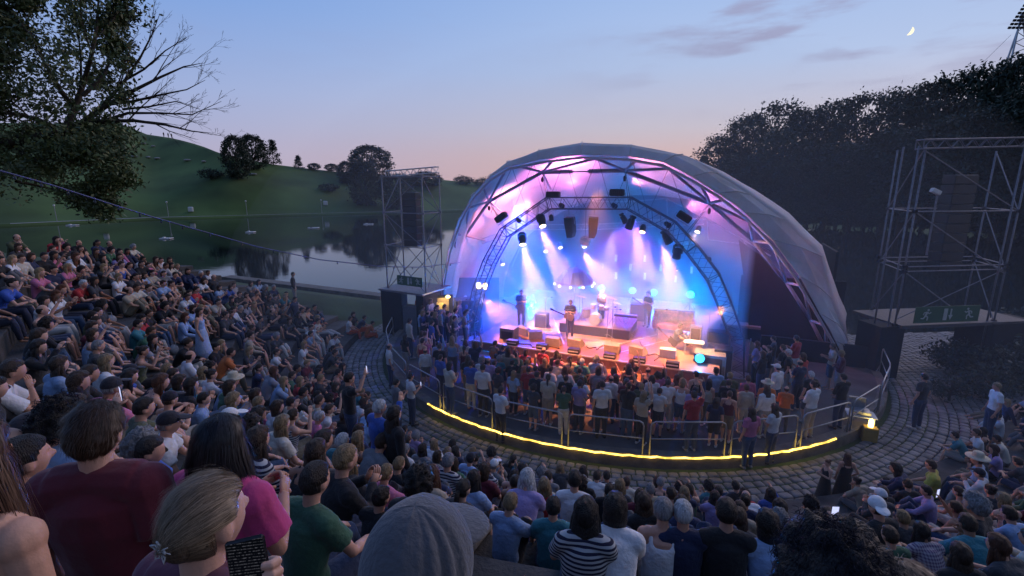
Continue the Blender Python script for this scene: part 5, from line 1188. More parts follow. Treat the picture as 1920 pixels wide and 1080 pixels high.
v1,f1=leaves(cl,13,.15,.34,rn,.6); v2,f2=leaves(extra,34,.15,.5,rn,.5)
me=npmesh('crown',np.concatenate([v1,v2]),np.concatenate([f1,f2+len(v1)]),M['leafA'])
c_=bpy.data.objects.new('crown',me); COL.objects.link(c_); c_.parent=NT; c_.location=-NT.location
# ------------------------------------------------------------------ far small things
for i,(x,y,w_,lb) in enumerate(((312,448,26,'white raft floating farthest left on the lake'),(470,436,20,'pinkish white raft floating near the middle of the lake'),(588,428,25,'white raft with a dark passenger on the lake'),(691,421,22,'white raft floating beside the left scaffold tower'),(136,423,24,'white boat moored at the far shore on the left'))):
    p=onz(x,y,-.8); dep=proj(p)[2]; s_=w_/FPX*dep*.8
    t=thing('raft',p,lb,'raft','white rafts on the lake'); mb=MB(); mb.prism([(-s_/2,0),(-s_/2+.2,-.1),(s_/2-.2,-.1),(s_/2,0),(s_/2-.05,.07),(-s_/2+.05,.07)],p+V((0,-.5,.1)),(1,0,0),(0,0,1),(0,1.0,0)); mb.build('hull',M['white'],t); mb=MB(); mb.bbox(p+V((-.2*s_,0,.24)),(s_*.2,.4,.16),b=.04); mb.build('bench',M['white'] if i!=2 else M['black'],t)
for i,(x,y,h,lb) in enumerate(((108,411,3.4,'unlit path lamp on the far shore nearest the big tree'),(317,403,3.6,'unlit path lamp above the leftmost raft'),(464,400,3.6,'unlit path lamp behind the pinkish raft'),(604,397,3.6,'unlit path lamp behind the raft with passenger'))):
    p=bank(x,.03); t=thing('street_lamp',p,lb,'street lamp','lamps along the shore path'); mb=MB(); mb.tube([p,p+V((0,0,h))],.07,6); mb.build('pole',M['steel'],t); mb=MB(); mb.ell(p+V((0,0,h+.2)),(.22,.22,.2)); mb.build('lamp_globe',M['white'],t)
for i,(x,t_,lb) in enumerate(((195,.12,'pale box sign standing on the far bank left'),(612,.14,'pale sign on the slope beside the rightmost path lamp'),(360,.07,'small white figure-sized stone above the shore path'))):
    p=bank(x,t_); mb=MB(); mb.bbox(p+V((0,0,.8)),(1.3,.6,1.3),b=.15); o=mb.build('signboard' if i<2 else 'stone',M['white']); tag(o,lb,'sign' if i<2 else 'stone')
sc_=0
for i,(x,y) in enumerate(((243,257),(262,258),(290,271),(308,276),(249,294),(271,295),(296,297),(312,299),(366,302),(396,305),(197,292),(483,329),(590,312))):
    best=min(((abs(proj(bank(x,t))[1]-y),t) for t in np.linspace(.1,1,150))); p=bank(x,best[1]); mb=MB(); mb.ell(p+V((0,0,.35)),(1.0+.4*(i%3),.8,.55),seg=8,rings=6,fn=lambda d:V((d.x*(.8+.3*(i%3)),d.y*.6,d.z*.35))*(1+.2*mnoise.noise(d*2+V((i,0,0))))); o=mb.build('boulder',M['gravelpath']); tag(o,'pale boulder on the grassy far hillside, %s in the scattered rows'%OR[i],'boulder','pale boulders on the far hill')
for i,(x,t_) in enumerate(((330,.985),(338,.985),(344,.985),(150,.9))):
    p=bank(x,t_); person('stand',p+V((0,0,.2)),0,'black','tee',label='tiny person standing on the ridge of the far hill',group='people on the far ridge')
# floodlight mast
fm=thing('floodlight_mast',at(1915,400,150),'lattice floodlight mast rising behind the right wood','floodlight mast'); b0=at(1880,400,150); tpx=at(1912,15,150); c0_=V((b0.x,b0.y,0)); mb=MB()
p0=at(1885,160,150); p1=at(1908,60,150); p2=at(1935,160,150); bz=0
def ext(p,q): d_=(q-p); return p-d_*1.9
for a,b in((p0,p1),(p2,p1+V((2.2,0,0))),(p0+V((1.5,4,0)),p1+V((.8,1,0)))): mb.tube([ext(a,b),b+(b-a)*.35],.28,5)
mb.build('leg',M['steel'],fm); mb=MB()
for k in range(12):
    t=-1.2+k*.2; a=p0.lerp(p1,t); b=p2.lerp(p1+V((2.2,0,0)),t+.1); mb.tube([a,b],.12,4); mb.tube([b,p0.lerp(p1,t+.2)],.12,4)
mb.build('lattice_brace',M['steel'],fm); 
mb=MB(); ux=V((1,0.1,0)).normalized(); uz=V((-.0,.0,1))
for r_ in range(8):
    for c_i in range(6):
        q=at(1893,52,150)+V((1.,0,0))*(c_i*1.25+r_*.55)+V((0,0,1))*(r_*1.05); mb.bbox(q,(.95,.5,.75),Matrix.Rotation(.35,3,'X'),b=.12)
mb.build('lamp_bank',M['black'],fm)
mb=MB(); mb.tube([at(1895,66,150),at(1820,140,150)],.06,4); mb.build('guy_wire',M['steel'],fm)
# moon
mc_=at(1705,58,900); n_=(V((0,0,HC))-mc_).normalized(); ax_=V((0,0,1)).cross(n_).normalized(); ay_=n_.cross(ax_); rm=7.2; poly=[]
for i in range(17): a=-PI/2+PI*i/16; poly.append((rm*math.cos(a),rm*math.sin(a)))
for i in range(1,16): a=PI/2-PI*i/16; poly.append((rm*.25*math.cos(a),rm*math.sin(a)))
rot_=R(-28); poly=[(x*math.cos(rot_)-y*math.sin(rot_),x*math.sin(rot_)+y*math.cos(rot_)) for x,y in poly]
mb=MB(); mb.prism(poly,mc_,ax_,ay_,-n_*2); o=mb.build('moon',emat('moon_glow',(1,.86,.55),1.15)); tag(o,'yellow crescent moon above the right wood','moon')
# ------------------------------------------------------------------ the nearest figures, close to the camera
def hairmat(name,c1,c2,rough=.38):
    m=bpy.data.materials.new(name); m.use_nodes=True; nt=m.node_tree; b=nt.nodes['Principled BSDF']; b.inputs['Roughness'].default_value=rough; b.inputs['Specular IOR Level'].default_value=.4
    a=nt.nodes.new('ShaderNodeAttribute'); a.attribute_name='shade'; r=nt.nodes.new('ShaderNodeMix'); r.data_type='RGBA'; r.inputs[6].default_value=(*c1,1); r.inputs[7].default_value=(*c2,1)
    nt.links.new(a.outputs['Fac'],r.inputs[0]); nt.links.new(r.outputs[2],b.inputs['Base Color']); return m
def strands(style,n,seed,length,width,flow):
    """ribbons combed over the skull: flow(d) gives the combing direction in head space"""
    rs=random.Random(seed); V_=[];F_=[];A_=[]
    fn=hairfn(style,1)
    cnt=0
    while cnt<n:
        z=rs.uniform(-.75,1); a=rs.uniform(0,2*PI); d=V((math.sqrt(1-z*z)*math.cos(a),math.sqrt(1-z*z)*math.sin(a),z))
        p=fn(d); h=headfn(d)
        if (p-h).length<.004 or p.length<h.length: continue
        cnt+=1; L_=length*rs.uniform(.6,1.2); seg=6; pts=[p.copy()]; dd=d.copy(); lift=rs.uniform(0,.005)+.035*rs.random()**9
        for s_ in range(seg):
            t=flow(dd,pts[-1],rs); nrm=pts[-1].normalized(); 
            st=t*(L_/seg); q=pts[-1]+st
            if q.z>-.10 or style in('short','bun'):
                e=q.normalized(); fr=fn(e); rr=fr.length+.002+lift*(s_/seg)
                if q.length<rr or q.z>-.02 : q=e*rr
                dd=e
            pts.append(q)
        sh=rs.random(); o=len(V_)
        for i,q in enumerate(pts):
            t=(pts[min(i+1,seg)]-pts[max(i-1,0)]).normalized(); s_=t.cross(q.normalized()); s_=s_.normalized() if s_.length>1e-5 else V((1,0,0)); w_=width*(1-.75*i/seg)
            V_+= [tuple(q-s_*w_),tuple(q+s_*w_)]; A_+=[sh,sh]
        F_+=[(o+2*i,o+2*i+1,o+2*i+3,o+2*i+2) for i in range(seg)]
    return np.array(V_),np.array(F_),np.array(A_)
def curls(n,seed,rad,hw):
    rs=random.Random(seed); mb=MB(); A=[]
    for i in range(n):
        z=rs.uniform(-.55,1); a=rs.uniform(0,2*PI); d=V((math.sqrt(1-z*z)*math.cos(a),math.sqrt(1-z*z)*math.sin(a),z))
        if d.y>.4 and d.z<.3: continue
        b=headfn(d)*rs.uniform(1.2,1.48)*(1+.12*mnoise.noise(d*2.5)); dirv=(d*.15+V((rs.uniform(-1,1),rs.uniform(-1,1),rs.uniform(-1,1)))).normalized(); s1=dirv.orthogonal().normalized(); s2=dirv.cross(s1); L_=rs.uniform(.6,1.)*rad; pts=[]
        for j in range(11): w_=j*1.25+i; pts.append(b+dirv*(L_*j/10)+s1*(.007*math.cos(w_))+s2*(.007*math.sin(w_)))
        k0=len(mb.v); mb.tube(pts,[hw]*10+[hw*.4],3,cap=False); A+=[rs.random()]*(len(mb.v)-k0)
    return np.array(mb.v),np.array(mb.f),np.array(A)
def addhair(par,H,data,m,name='hair',rot=(0,0,0)):
    v,f,a=data; me=npmesh(name,v,f,m); at_=me.attributes.new('shade','FLOAT','POINT'); at_.data.foreach_set('value',a.astype(np.float32)); me.polygons.foreach_set('use_smooth',[True]*len(me.polygons))
    o=bpy.data.objects.new(name,me); COL.objects.link(o); o.parent=par; o.location=H; o.rotation_euler=rot; return o
def combdown(dd,p,rs): 
    n_=p.normalized(); t=V((p.x*.8,-.55,-1)); t=t-n_*t.dot(n_); t+=V((rs.uniform(-.2,.2),rs.uniform(-.2,.2),rs.uniform(-.1,.1))); return t.normalized()
def comblong(dd,p,rs):
    n_=p.normalized(); t=V((p.x*1.5,-.3 if p.z>.03 else 0,-1)); 
    if p.z>-.02: t=t-n_*t.dot(n_)
    return (t+V((rs.uniform(-.08,.08),rs.uniform(-.08,.08),0))).normalized()
CLIP=V((0,-.112,-.0))
def combback(dd,p,rs):
    n_=p.normalized(); t=(CLIP-p); t=t-n_*t.dot(n_)*.95; return (t.normalized()+V((rs.uniform(-.1,.1),rs.uniform(-.1,.1),rs.uniform(-.1,.1)))).normalized()
BS={}
def hero(pz,px,py,dep,rz,lb,skin=0,scale=1.,top='tee',shirt='maroon',pcol=0,shirtcol=None):
    """fine version of a posed body, head centre on the given line of sight"""
    d=POSES[pz]; key=(pz,top)
    if key not in BS:
        mb=MB(); limbs(d,mb); add_head(mb,V(d['H']),headrot(d),44,32); me=remesh(mb,.0075,'person_body',M['skin'],smooth=2)
        hb=MB()
        for s_ in(-1,1):
            el,wr=mir(d['el'],s_),mir(d['wr'],s_); dv=(wr-el).normalized(); hand(hb,wr,dv,V((-s_,0,-.2)),1.,.5,s_,8)
        bm=MB(); co_=np.empty(len(me.vertices)*3); me.vertices.foreach_get('co',co_); bm.v=[tuple(q) for q in co_.reshape(-1,3)]; bm.f=[tuple(p.vertices) for p in me.polygons]; bm.m=[0]*len(bm.f); bm.add(hb.v,hb.f); body=bm.mesh('person_body',M['skin'],smooth=True)
        b=MB()
        if top=='tee': limbs(d,b,.027,legs=False,sleeve=.66,neck=False)
        elif top=='long': limbs(d,b,.024,legs=False,sleeve=1.,neck=False)
        else:
            P,Wt,Ch,NB=[V(d[q]) for q in('P','Wt','Ch','NB')]; b.tube([P-V((0,0,.07)),P,Wt,Ch,Ch.lerp(NB,.3)],[.15,.182,.165,.187,.16],18,side=V((1,0,0)),flat=.68)
            for s_ in(-1,1): sh=mir(d['sh'],s_); b.tube([Ch+V((.09*s_,.09,.05)),sh.lerp(NB,.35)+V((0,0,.055)),Ch+V((.09*s_,-.10,.05))],[.022,.02,.022],8)
        BS[key]=(body,remesh(b,.009,'t_shirt' if top=='tee' else 'top',M['cloth2'],smooth=3))
    body,shm=BS[key]
    Rz=Matrix.Rotation(rz,3,'Z'); hp=at(px,py,dep); loc=hp-Rz@(V(d['H'])*scale)
    o=bpy.data.objects.new('person',body); COL.objects.link(o); o.location=loc; o.rotation_euler=(0,0,rz); o.scale=(scale,)*3; o.color=(*SKIN[skin],1); tag(o,lb,'person')
    child({'tee':'t_shirt','long':'long_sleeved_top','tank':'vest_top'}[top],shm,o,shirtcol or SC[shirt]); child('trousers',PANTS[pz],o,PC[pcol]); occ.append((loc.x,loc.y,loc.z)); return o
M['cloth2']=mat('jersey',None,.9,0,.1,5,1.,4.5,objcol=True,sheen=.2)
H_=lambda k:V(POSES[k]['H'])
# maroon shirt, short brown hair, seen from behind
o=hero('stand',182,812,1.92,.12,'big foreground person in maroon T-shirt with short brown hair seen from behind',shirt='maroon',skin=1)
child('hair_base',HAIR['short'],o,(.03,.018,.012),H_('stand')); addhair(o,H_('stand'),strands('short',8000,1,.05,.0008,combdown),hairmat('hair_brown',(.03,.017,.01),(.11,.065,.04)))
# pink shirt, long dark hair
o=hero('hold',415,835,2.1,-.25,'foreground person in bright pink top with long black hair',shirtcol=(.55,.05,.2),skin=2)
child('hair_base',HAIR['long'],o,(.008,.007,.008),H_('hold')); addhair(o,H_('hold'),strands('long',6000,2,.42,.0011,comblong),hairmat('hair_black',(.006,.005,.006),(.035,.03,.035)))
# blonde with clip, head bowed over a phone
o=hero('stand',392,975,1.33,-.42,'foreground person with pinned-up blond hair and star-shaped clip holding a phone',shirtcol=(.12,.03,.06),skin=1,top='long')
b=MB(); b.ell((0,0,0),None,None,44,32,hairfn('bun',2)); b.ell((0,-.085,-.0),(.06,.045,.06),seg=16,rings=10); me=b.mesh('hair_base',M['hair'],smooth=True)
child('hair_base',me,o,(.13,.085,.05),H_('stand')); addhair(o,H_('stand'),strands('bun',9000,3,.10,.0007,combback),hairmat('hair_blond',(.10,.065,.035),(.42,.31,.2)))
b=MB()
for i in range(5):
    a=i*2*PI/5+.3; c_=V((math.cos(a),0,math.sin(a))); t_=V((-math.sin(a),0,math.cos(a))); cc=V((0,0,0)); pts=[cc+c_*.006,cc+c_*.02+t_*.007,cc+c_*.032+V((0,-.004,0)),cc+c_*.02-t_*.007,cc+c_*.006]; b.tube(pts,.0022,6)
b.ell((0,-.002,0),(.006,.004,.006),seg=10,rings=6); b.tube([V((0,0,0)),V((.045,-.004,.03))],[.0022,.001],5); b.tube([V((0,0,0)),V((.05,-.003,.012))],[.002,.001],5)
cl_=child('hair_clip',b.mesh('hair_clip',M['white'],smooth=True),o,None,H_('stand')+V((.0,-.128,-.0)),(0,0,.0))

# her phone with the hand closed around it
pc_=at(470,1078,.95); fwd=(pc_-V((0,0,HC))).normalized(); ux=V((.96,.2,.12)).normalized(); uz=(V((.18,.25,.95))-ux*V((.18,.25,.95)).dot(ux)).normalized(); un=ux.cross(uz)   # un points away from her
pr=Matrix((ux,-un if un.dot(fwd)<0 else un,uz)).transposed()
ph=thing('phone',pc_,'black phone with dim lines of text held at the bottom edge','phone'); mb=MB(); mb.bbox(pc_,(.074,.009,.15),pr,b=.005); mb.build('phone_case',M['black'],ph)
m=bpy.data.materials.new('dim_text_screen'); m.use_nodes=True; nt=m.node_tree; b_=nt.nodes['Principled BSDF']; b_.inputs['Base Color'].default_value=(.01,.01,.012,1); b_.inputs['Roughness'].default_value=.15
tc_=nt.nodes.new('ShaderNodeTexCoord'); w_=nt.nodes.new('ShaderNodeTexWave'); w_.bands_direction='Z'; w_.inputs['Scale'].default_value=55; w_.inputs['Distortion'].default_value=0; nz_=nt.nodes.new('ShaderNodeTexNoise'); nz_.inputs['Scale'].default_value=260; mm_=nt.nodes.new('ShaderNodeMath'); mm_.operation='MULTIPLY'; nt.links.new(tc_.outputs['Object'],w_.inputs[0]); nt.links.new(tc_.outputs['Object'],nz_.inputs['Vector']); nt.links.new(w_.outputs[1],mm_.inputs[0]); nt.links.new(nz_.outputs[0],mm_.inputs[1])
rr_=nt.nodes.new('ShaderNodeMapRange'); rr_.inputs[1].default_value=.38; rr_.inputs[2].default_value=.6; rr_.inputs[4].default_value=.07; nt.links.new(mm_.outputs[0],rr_.inputs[0]); nt.links.new(rr_.outputs[0],b_.inputs['Emission Strength']); b_.inputs['Emission Color'].default_value=(.6,.6,.7,1)
sd=-1 if (pr@V((0,1,0))).dot(fwd)>0 else 1
mb=MB(); mb.box(pc_+pr@V((0,.0048*sd,0)),(.068,.0006,.14),pr); mb.build('screen',m,ph)
hb=MB(); yb=-.012*sd
hb.tube([pc_+pr@V((.03,yb*3.2,-.17)),pc_+pr@V((.025,yb*2.6,-.10)),pc_+pr@V((.012,yb*2.2,-.02))],[.03,.04,.034],12,side=pr@V((1,0,0)),flat=.5)
for i,(z,l) in enumerate(((.012,1.),(-.008,1.06),(-.028,1.),(-.047,.85))):
    hb.tube([pc_+pr@V((.0,yb*2.0,z-.012)),pc_+pr@V((.036,yb*1.6,z-.004)),pc_+pr@V((.052,0,z+.002)),pc_+pr@V((.045,-yb*1.1,z+.004)),pc_+pr@V((.045-.018*l,-yb*1.25,z+.006))],[.0105,.0108,.0102,.0092,.0072],10)
hb.tube([pc_+pr@V((-.0,yb*2.2,-.06)),pc_+pr@V((-.042,yb*1.0,-.055)),pc_+pr@V((-.05,-yb*.4,-.025)),pc_+pr@V((-.044,-yb*1.0,-.002))],[.016,.0135,.012,.0085],10)
me=remesh(hb,.0028,'hand',M['skin'],smooth=2)
hd=bpy.data.objects.new('holding_hand',me); COL.objects.link(hd); hd.parent=o; hd.matrix_parent_inverse=Matrix.Identity(4)
bpy.context.view_layer.update(); hd.matrix_world=Matrix.Identity(4); hd.matrix_local=o.matrix_world.inverted(); hd.color=(*SKIN[1],1)
# big grey hood in the middle
o=hero('stand',786,1072,.88,-.3,'closest person at the bottom centre wearing a large pleated grey cap',shirt='charcoal',top='long')
b=MB()
def capfn(d):
    q=V((d.x*.098,d.y*.118,d.z*.125))
    if d.z<-.25: q*=.93
    a=math.atan2(d.x,-d.y); q*=1+.012*max(0,math.sin(a*4+.4))**6*(1 if d.z>-.2 else 0)+.02*mnoise.noise(d*2.3)
    for a0,k_ in((.62,.05),(.98,.075),(1.3,.06)): q*=1-k_*math.exp(-((a-a0-.25*d.z)/.07)**2)*(1-max(0,d.z)**4)+k_*.5*math.exp(-((a-a0-.14-.25*d.z)/.09)**2)*(1-max(0,d.z)**4)
    return q
b.ell((0,0,0),None,None,96,48,capfn); child('cap',b.mesh('cap',mat('felt_grey',(.085,.09,.105),.95,0,.12,6,.25,90,sheen=.3),smooth=True),o,None,H_('stand')+V((0,-.005,.015)))
b=MB(); b.ell((0,.13,0),(.085,.09,.012),Matrix.Rotation(-.15,3,'X'),20,8); child('cap_peak',b.mesh('cap_peak',bpy.data.materials['felt_grey'],smooth=True),o,None,H_('stand')+V((0,0,.0)))
child('hair_base',HAIR['short'],o,(.02,.014,.01),H_('stand')+V((0,0,-.02))).scale=(.86,.88,.9)
# big dark curls bottom right
o=hero('stand',1560,1120,1.12,.1,'closest person at the bottom right with a wide mop of dark curls',shirt='navy',top='long')
addhair(o,H_('stand'),curls(12000,5,.035,.0007),hairmat('hair_curls',(.008,.008,.014),(.014,.014,.03),.85)); child('hair_base',HAIR['curly'],o,(.008,.008,.012),H_('stand')).scale=(1.12,1.12,1.1)  # blue tint in the curl colour stands in for sheen
o=hero('stand',1700,1120,1.75,.1,'short brown-haired person at the bottom edge right of the dark curls',shirt='black',top='long',skin=1)
child('hair_base',HAIR['short'],o,(.05,.035,.025),H_('stand')); addhair(o,H_('stand'),strands('short',3000,8,.055,.0013,combdown),hairmat('hair_mid',(.04,.028,.02),(.14,.1,.08)))
# bare shoulder at the left edge
o=hero('stand',-62,868,1.45,-.1,'foreground person with bare shoulders and auburn hair cut by the left edge',top='tank',shirt='black',skin=5)
child('hair_base',HAIR['long'],o,(.06,.03,.02),H_('stand')); addhair(o,H_('stand'),strands('long',2600,9,.36,.0016,comblong),hairmat('hair_auburn',(.05,.022,.014),(.17,.09,.055)))
# pale blue shirt with dark hair behind the maroon one
o=hero('stand',112,792,2.9,-.3,'dark-haired person in light blue top just left of the maroon shirt',shirt='light blue',top='tee'); child('hair_base',HAIR['curly'],o,(.01,.009,.01),H_('stand'))
addhair(o,H_('stand'),curls(700,15,.05,.0022),bpy.data.materials['hair_curls'])
o=hero('stand',12,840,2.75,-.6,'balding person in cream T-shirt at the left edge beside the light blue top',shirt='cream',top='tee',skin=1); child('hair_base',HAIR['ring'],o,(.12,.1,.08),H_('stand'))
o=hero('stand',46,862,2.4,-.5,'person in olive grey T-shirt under the light blue top at the left edge',shirtcol=(.12,.11,.1),skin=0); child('hair_base',HAIR['short'],o,(.02,.015,.012),H_('stand'))
# ------------------------------------------------------------------ the audience
PSC=1.1

def free(x,y,z,d):
    for a,b,c in occ:
        if abs(c-z)<.9 and (a-x)**2+(b-y)**2<d*d: return False
    return True
TGT=W(0,1.5,0)
def head_to(x,y): return math.atan2(-(TGT.x-x),TGT.y-y)
SHW=['white']*10+['black']*13+['navy']*7+['grey']*3+['light blue']*4+['red']*3+['maroon']*2+['olive']*3+['pink']*2+['beige']*3+['teal']*2+['blue']*3+['orange']+['lilac']*2+['charcoal']*10+['cream']*3+['green']*2+['striped']*2+['checked']*2
HW=[('short','brown')]*7+[('short','dark')]*6+[('short','grey')]*2+[('short','white')]+[('short','blond')]*2+[('long','brown')]*4+[('long','dark')]*4+[('long','blond')]*3+[('bob','brown')]*3+[('bob','blond')]*1+[('pony','brown')]*2+[('pony','dark')]*2+[('bun','dark')]*2+[('curly','dark')]*2+[('curly','grey')]+[('ring','dark')]*2+[('ring','brown')]+[('long','auburn')]
CLN={'tee':'T-shirt','long':'long-sleeved top','tank':'vest top'}
HRN={('short','x'):'%s-haired','long':'long %s-haired','bob':'bobbed %s-haired','pony':'ponytailed %s-haired','bun':'%s-haired','curly':'curly %s-haired','ring':'balding %s-haired','short':'short %s-haired'}
def desc(a):
    h=HRN[a['hair']]%a['hcol']
    if a['hat']: h={'cap':'capped','white cap':'white-capped','dark cap':'dark-capped','sun':'sun-hatted'}[a['hat']]
    return '%s person in %s %s'%(h,a['shirt'],CLN[a['top']])
def attrs(rn_):
    h=rn_.choice(HW); sh=rn_.choice(SHW); r_=rn_.random(); hat=None
    if h[0] in('short','ring'): hat='white cap' if r_<.04 else ('dark cap' if r_<.09 else ('sun' if r_<.097 else None))
    top='tee' if rn_.random()<.66 else ('long' if rn_.random()<.62 else 'tank')
    if False and sh in('striped','checked'): top='tee' if rn_.random()<.6 else 'long'
    return dict(hair=h[0],hcol=h[1],shirt=sh,top=top,hat=hat,legs='pants' if rn_.random()<.6 else 'shorts',pcol=rn_.randrange(len(PC)),skin=rn_.choice([0,0,1,2,3,3,4,5]),scale=rn_.uniform(.93,1.06))
ra=random.Random(21)
CAND=[]
# named figures, measured in the photograph: (pose, head x, head y, depth, attributes, label)
def seat(px,py,dep):
    p=at(px,py,dep); ph,r=polar(p.x,p.y); r0=rzero(max(-188,min(0,ph))); k=max(0,int(round((r-r0-.42)/RUN))+1)
    if k<=0: return V((p.x,p.y,-.37)),0
    q=PP(ph,r0+(k-1)*RUN+.40,0); q.z=tread(ph,k); return q,k
def solve(px,py,hz,stand=False):
    best=None
    for dep in np.arange(9 if px>1500 else 7,45,.12):
        p=at(px,py,dep); ph,r=polar(p.x,p.y)
        g=ground2(p.x,p.y); e=abs(p.z-hz-g)
        if best is None or e<best[0]-.02: best=(e,p.x,p.y,g)
        if best[0]<.08: break
    return V((best[1],best[2],best[3]))
def ground2(x,y):
    ph,r=polar(x,y)
    if r<11.8: return 0.
    if -188<ph<-2:
        r0=rzero(ph)
        if r<r0: return -.37
        k=int((r-r0)/RUN)+1; return tread(ph,min(k,KMAX))
    return ground(x,y)+.02
def flat(px,py,hz):
    for g in(0.,-.37):
        p=onz(px,py,g+hz); ph,r=polar(p.x,p.y)
        if (g==0 and r<11.6) or (g<0 and 11.8<=r<rzero(max(-188,min(0,ph)))-.1): return V((p.x,p.y,g))
    return None
def fixed(k,px,py,dep,lb,rz=None,**kw):
    hz=POSES[k]['H'][2]*PSC*kw.get('scale',1.)
    if dep is None: q=(flat(px,py,hz) if k in STANDP else None) or solve(px,py,hz)
    else: q,_=seat(px,py,dep)
    occ.append((q.x,q.y,q.z)); a=dict(shirt='white',top='tee'); a.update(kw)
    return person(k,q,(head_to(q.x,q.y) if rz is None else rz),label=lb,shoes=k in STANDP,**a)
STANDP=('stand','fold','hip','raise','up','hold')
fixed('lean',965,972,6.0,'white-bearded long white-haired person in lilac T-shirt seated low in the middle block',shirt='lilac',hair='long',hcol='white',scale=.98)
fixed('knees',1245,972,4.9,'grey-haired person in white vest top near the bottom centre',shirt='white',top='tank',hair='short',hcol='grey',rz=-.25,pcol=7)
fixed('hug',1362,965,4.9,'short dark-haired person in black T-shirt beside the white vest top',shirt='black',hair='short',hcol='dark',rz=-.2,scale=1.08)
fixed('knees',1028,990,4.9,'boy with dark hair in teal T-shirt seated below the bearded person',shirt='teal',hair='short',hcol='black',rz=-.15,scale=.85)
fixed('knees',1093,1035,3.9,'long black-haired person in striped blouse at the bottom edge, centre',shirt='striped',hair='long',hcol='black',rz=-.2)
fixed('knees',612,950,3.9,'short-haired person in dark green T-shirt, left of the big grey hood',shirt='green',hair='short',hcol='dark',rz=-.5,scale=1.08)
fixed('knees',735,925,4.1,'person with big black curly hair in black top behind the grey hood',shirt='black',top='long',hair='curly',hcol='black',rz=-.3,scale=1.05)
fixed('knees',1077,915,7.2,'dark-haired person in plain white T-shirt in the middle of the block',shirt='white',hair='short',hcol='dark',scale=1.04)
fixed('knees',829,868,7.6,'person in navy and white striped shirt in the middle block',shirt='striped',hair='short',hcol='grey')
fixed('hug',1298,1035,4.5,'old white-haired person in navy top at the bottom edge',shirt='navy',top='long',hair='short',hcol='white')
fixed('lean',1150,1050,4.4,'dark-haired person low at the bottom edge beside the checked blanket',shirt='white',hair='bob',hcol='dark')
fixed('knees',1430,985,5.0,'long brown-haired person in light blue T-shirt right of the black T-shirt',shirt='light blue',hair='bob',hcol='dark',rz=-.1)
fixed('knees',1640,945,6.8,'person in black T-shirt wearing a white cap backwards, right block',shirt='black',hair='short',hcol='dark',hat='white cap',hyaw=2.6,rz=.3,scale=1.05)
fixed('knees',1845,862,None,'person in light blue T-shirt wearing a pale sun hat, right block',shirt='light blue',hair='short',hcol='brown',hat='sun',rz=.8)
fixed('knees',1757,872,None,'person in yellow T-shirt on the right block',shirt='yellow',hair='short',hcol='brown',rz=.8)
fixed('hug',1748,925,None,'child in lilac long-sleeved top sitting in the right block',shirt='lilac',top='long',hair='short',hcol='dark',rz=.9,scale=.85)
fixed('knees',1800,975,7.,'large dark-haired person in black T-shirt low in the right block',shirt='black',hair='curly',hcol='grey',rz=.6,scale=1.1)
fixed('lean',1715,890,None,'person in navy top looking down at a lit phone, right block',shirt='navy',top='long',hair='bob',hcol='dark',rz=.7)
fixed('knees',264,775,5.6,'flat-capped person in white T-shirt seated beside an empty stretch of steps',shirt='white',hair='short',hcol='grey',hat='dark cap',rz=-1.1,scale=1.05)
fixed('knees',299,862,4.6,'curly grey-haired person in bright red top right of the maroon shirt',shirt='red',hair='curly',hcol='grey',rz=-1.)
fixed('knees',236,838,4.2,'dark-haired person in navy and blue T-shirt behind the maroon shirt',shirt='blue',hair='short',hcol='dark',rz=-1.2)
fixed('stand',371,580,None,'standing person in long light blue dress on the left steps',shirt='light blue',top='tank',hair='long',hcol='brown',rz=-1.3,skirt=(.4,.5,.7),legs='pants')
fixed('stand',548,512,None,'person in dark top and pale trousers standing on the lawn by the lake',shirt='black',top='long',hair='short',hcol='dark',rz=-1.2,pcol=4)
fixed('lean',133,528,None,'white-haired person in bright red T-shirt high on the left steps',shirt='red',hair='short',hcol='white',rz=-1.4,scale=1.1)
fixed('knees',163,515,None,'person in orange trousers on the upper left steps',shirt='navy',hair='short',hcol='brown',rz=-1.4,pcol=(.6,.16,.03))
for i,(x,y,sh,lb) in enumerate(((653,595,'white','paramedic in white shirt and orange trousers, left of the three by the tower'),(672,598,'navy','paramedic leaning forward in orange trousers, middle of the three by the tower'),(687,604,'orange','paramedic in orange vest, right of the three by the tower'))): fixed('lean' if i else 'knees',x,y,None,lb,shirt=sh,hair='short',hcol='brown',rz=-1.3,pcol=(.6,.1,.03))
fixed('hold',769,707,None,'person in white T-shirt standing on the cobbles filming at the rope light start',shirt='white',hair='short',hcol='dark',rz=-1.,phone=True)
fixed('hold',742,718,None,'person in grey shirt standing left of the one filming by the rope light',shirt='grey',hair='short',hcol='dark',rz=-.9)
fixed('raise',708,757,None,'white-haired person in denim shirt with raised hands on the left path',shirt='blue',top='long',hair='short',hcol='white',rz=-.8)
fixed('stand',736,770,None,'long dark-haired person in black standing among the left front seats',shirt='black',top='long',hair='long',hcol='dark',rz=-.8)
fixed('stand',729,650,None,'balding person in white shirt with a dark bag standing on the cobbled path',shirt='white',hair='ring',hcol='brown',rz=-1.2)
fixed('stand',767,602,None,'person in cream jacket standing on the steps by the black tower base',shirt='cream',top='long',hair='short',hcol='dark',rz=-1.)
fixed('raise',652,705,None,'person in black T-shirt holding a phone high at the path edge',shirt='black',hair='short',hcol='dark',rz=-1.,phone=True)
fixed('stand',1735,708,None,'dark figure walking along the cobbled path under the right tower',shirt='charcoal',hair='short',hcol='dark',rz=.3,scale=1.05)
fixed('hold',1553,868,None,'red-haired person in black stooping with hands together on the right cobbles',shirt='black',top='tank',hair='bun',hcol='auburn',rz=1.6,skirt=(.01,.01,.012),skin=1,scale=.68)
fixed('hip',1590,858,None,'short person in long black dress at the right end of the rope light',shirt='black',top='tank',hair='long',hcol='auburn',rz=-.2,skirt=(.01,.01,.012),scale=.75)
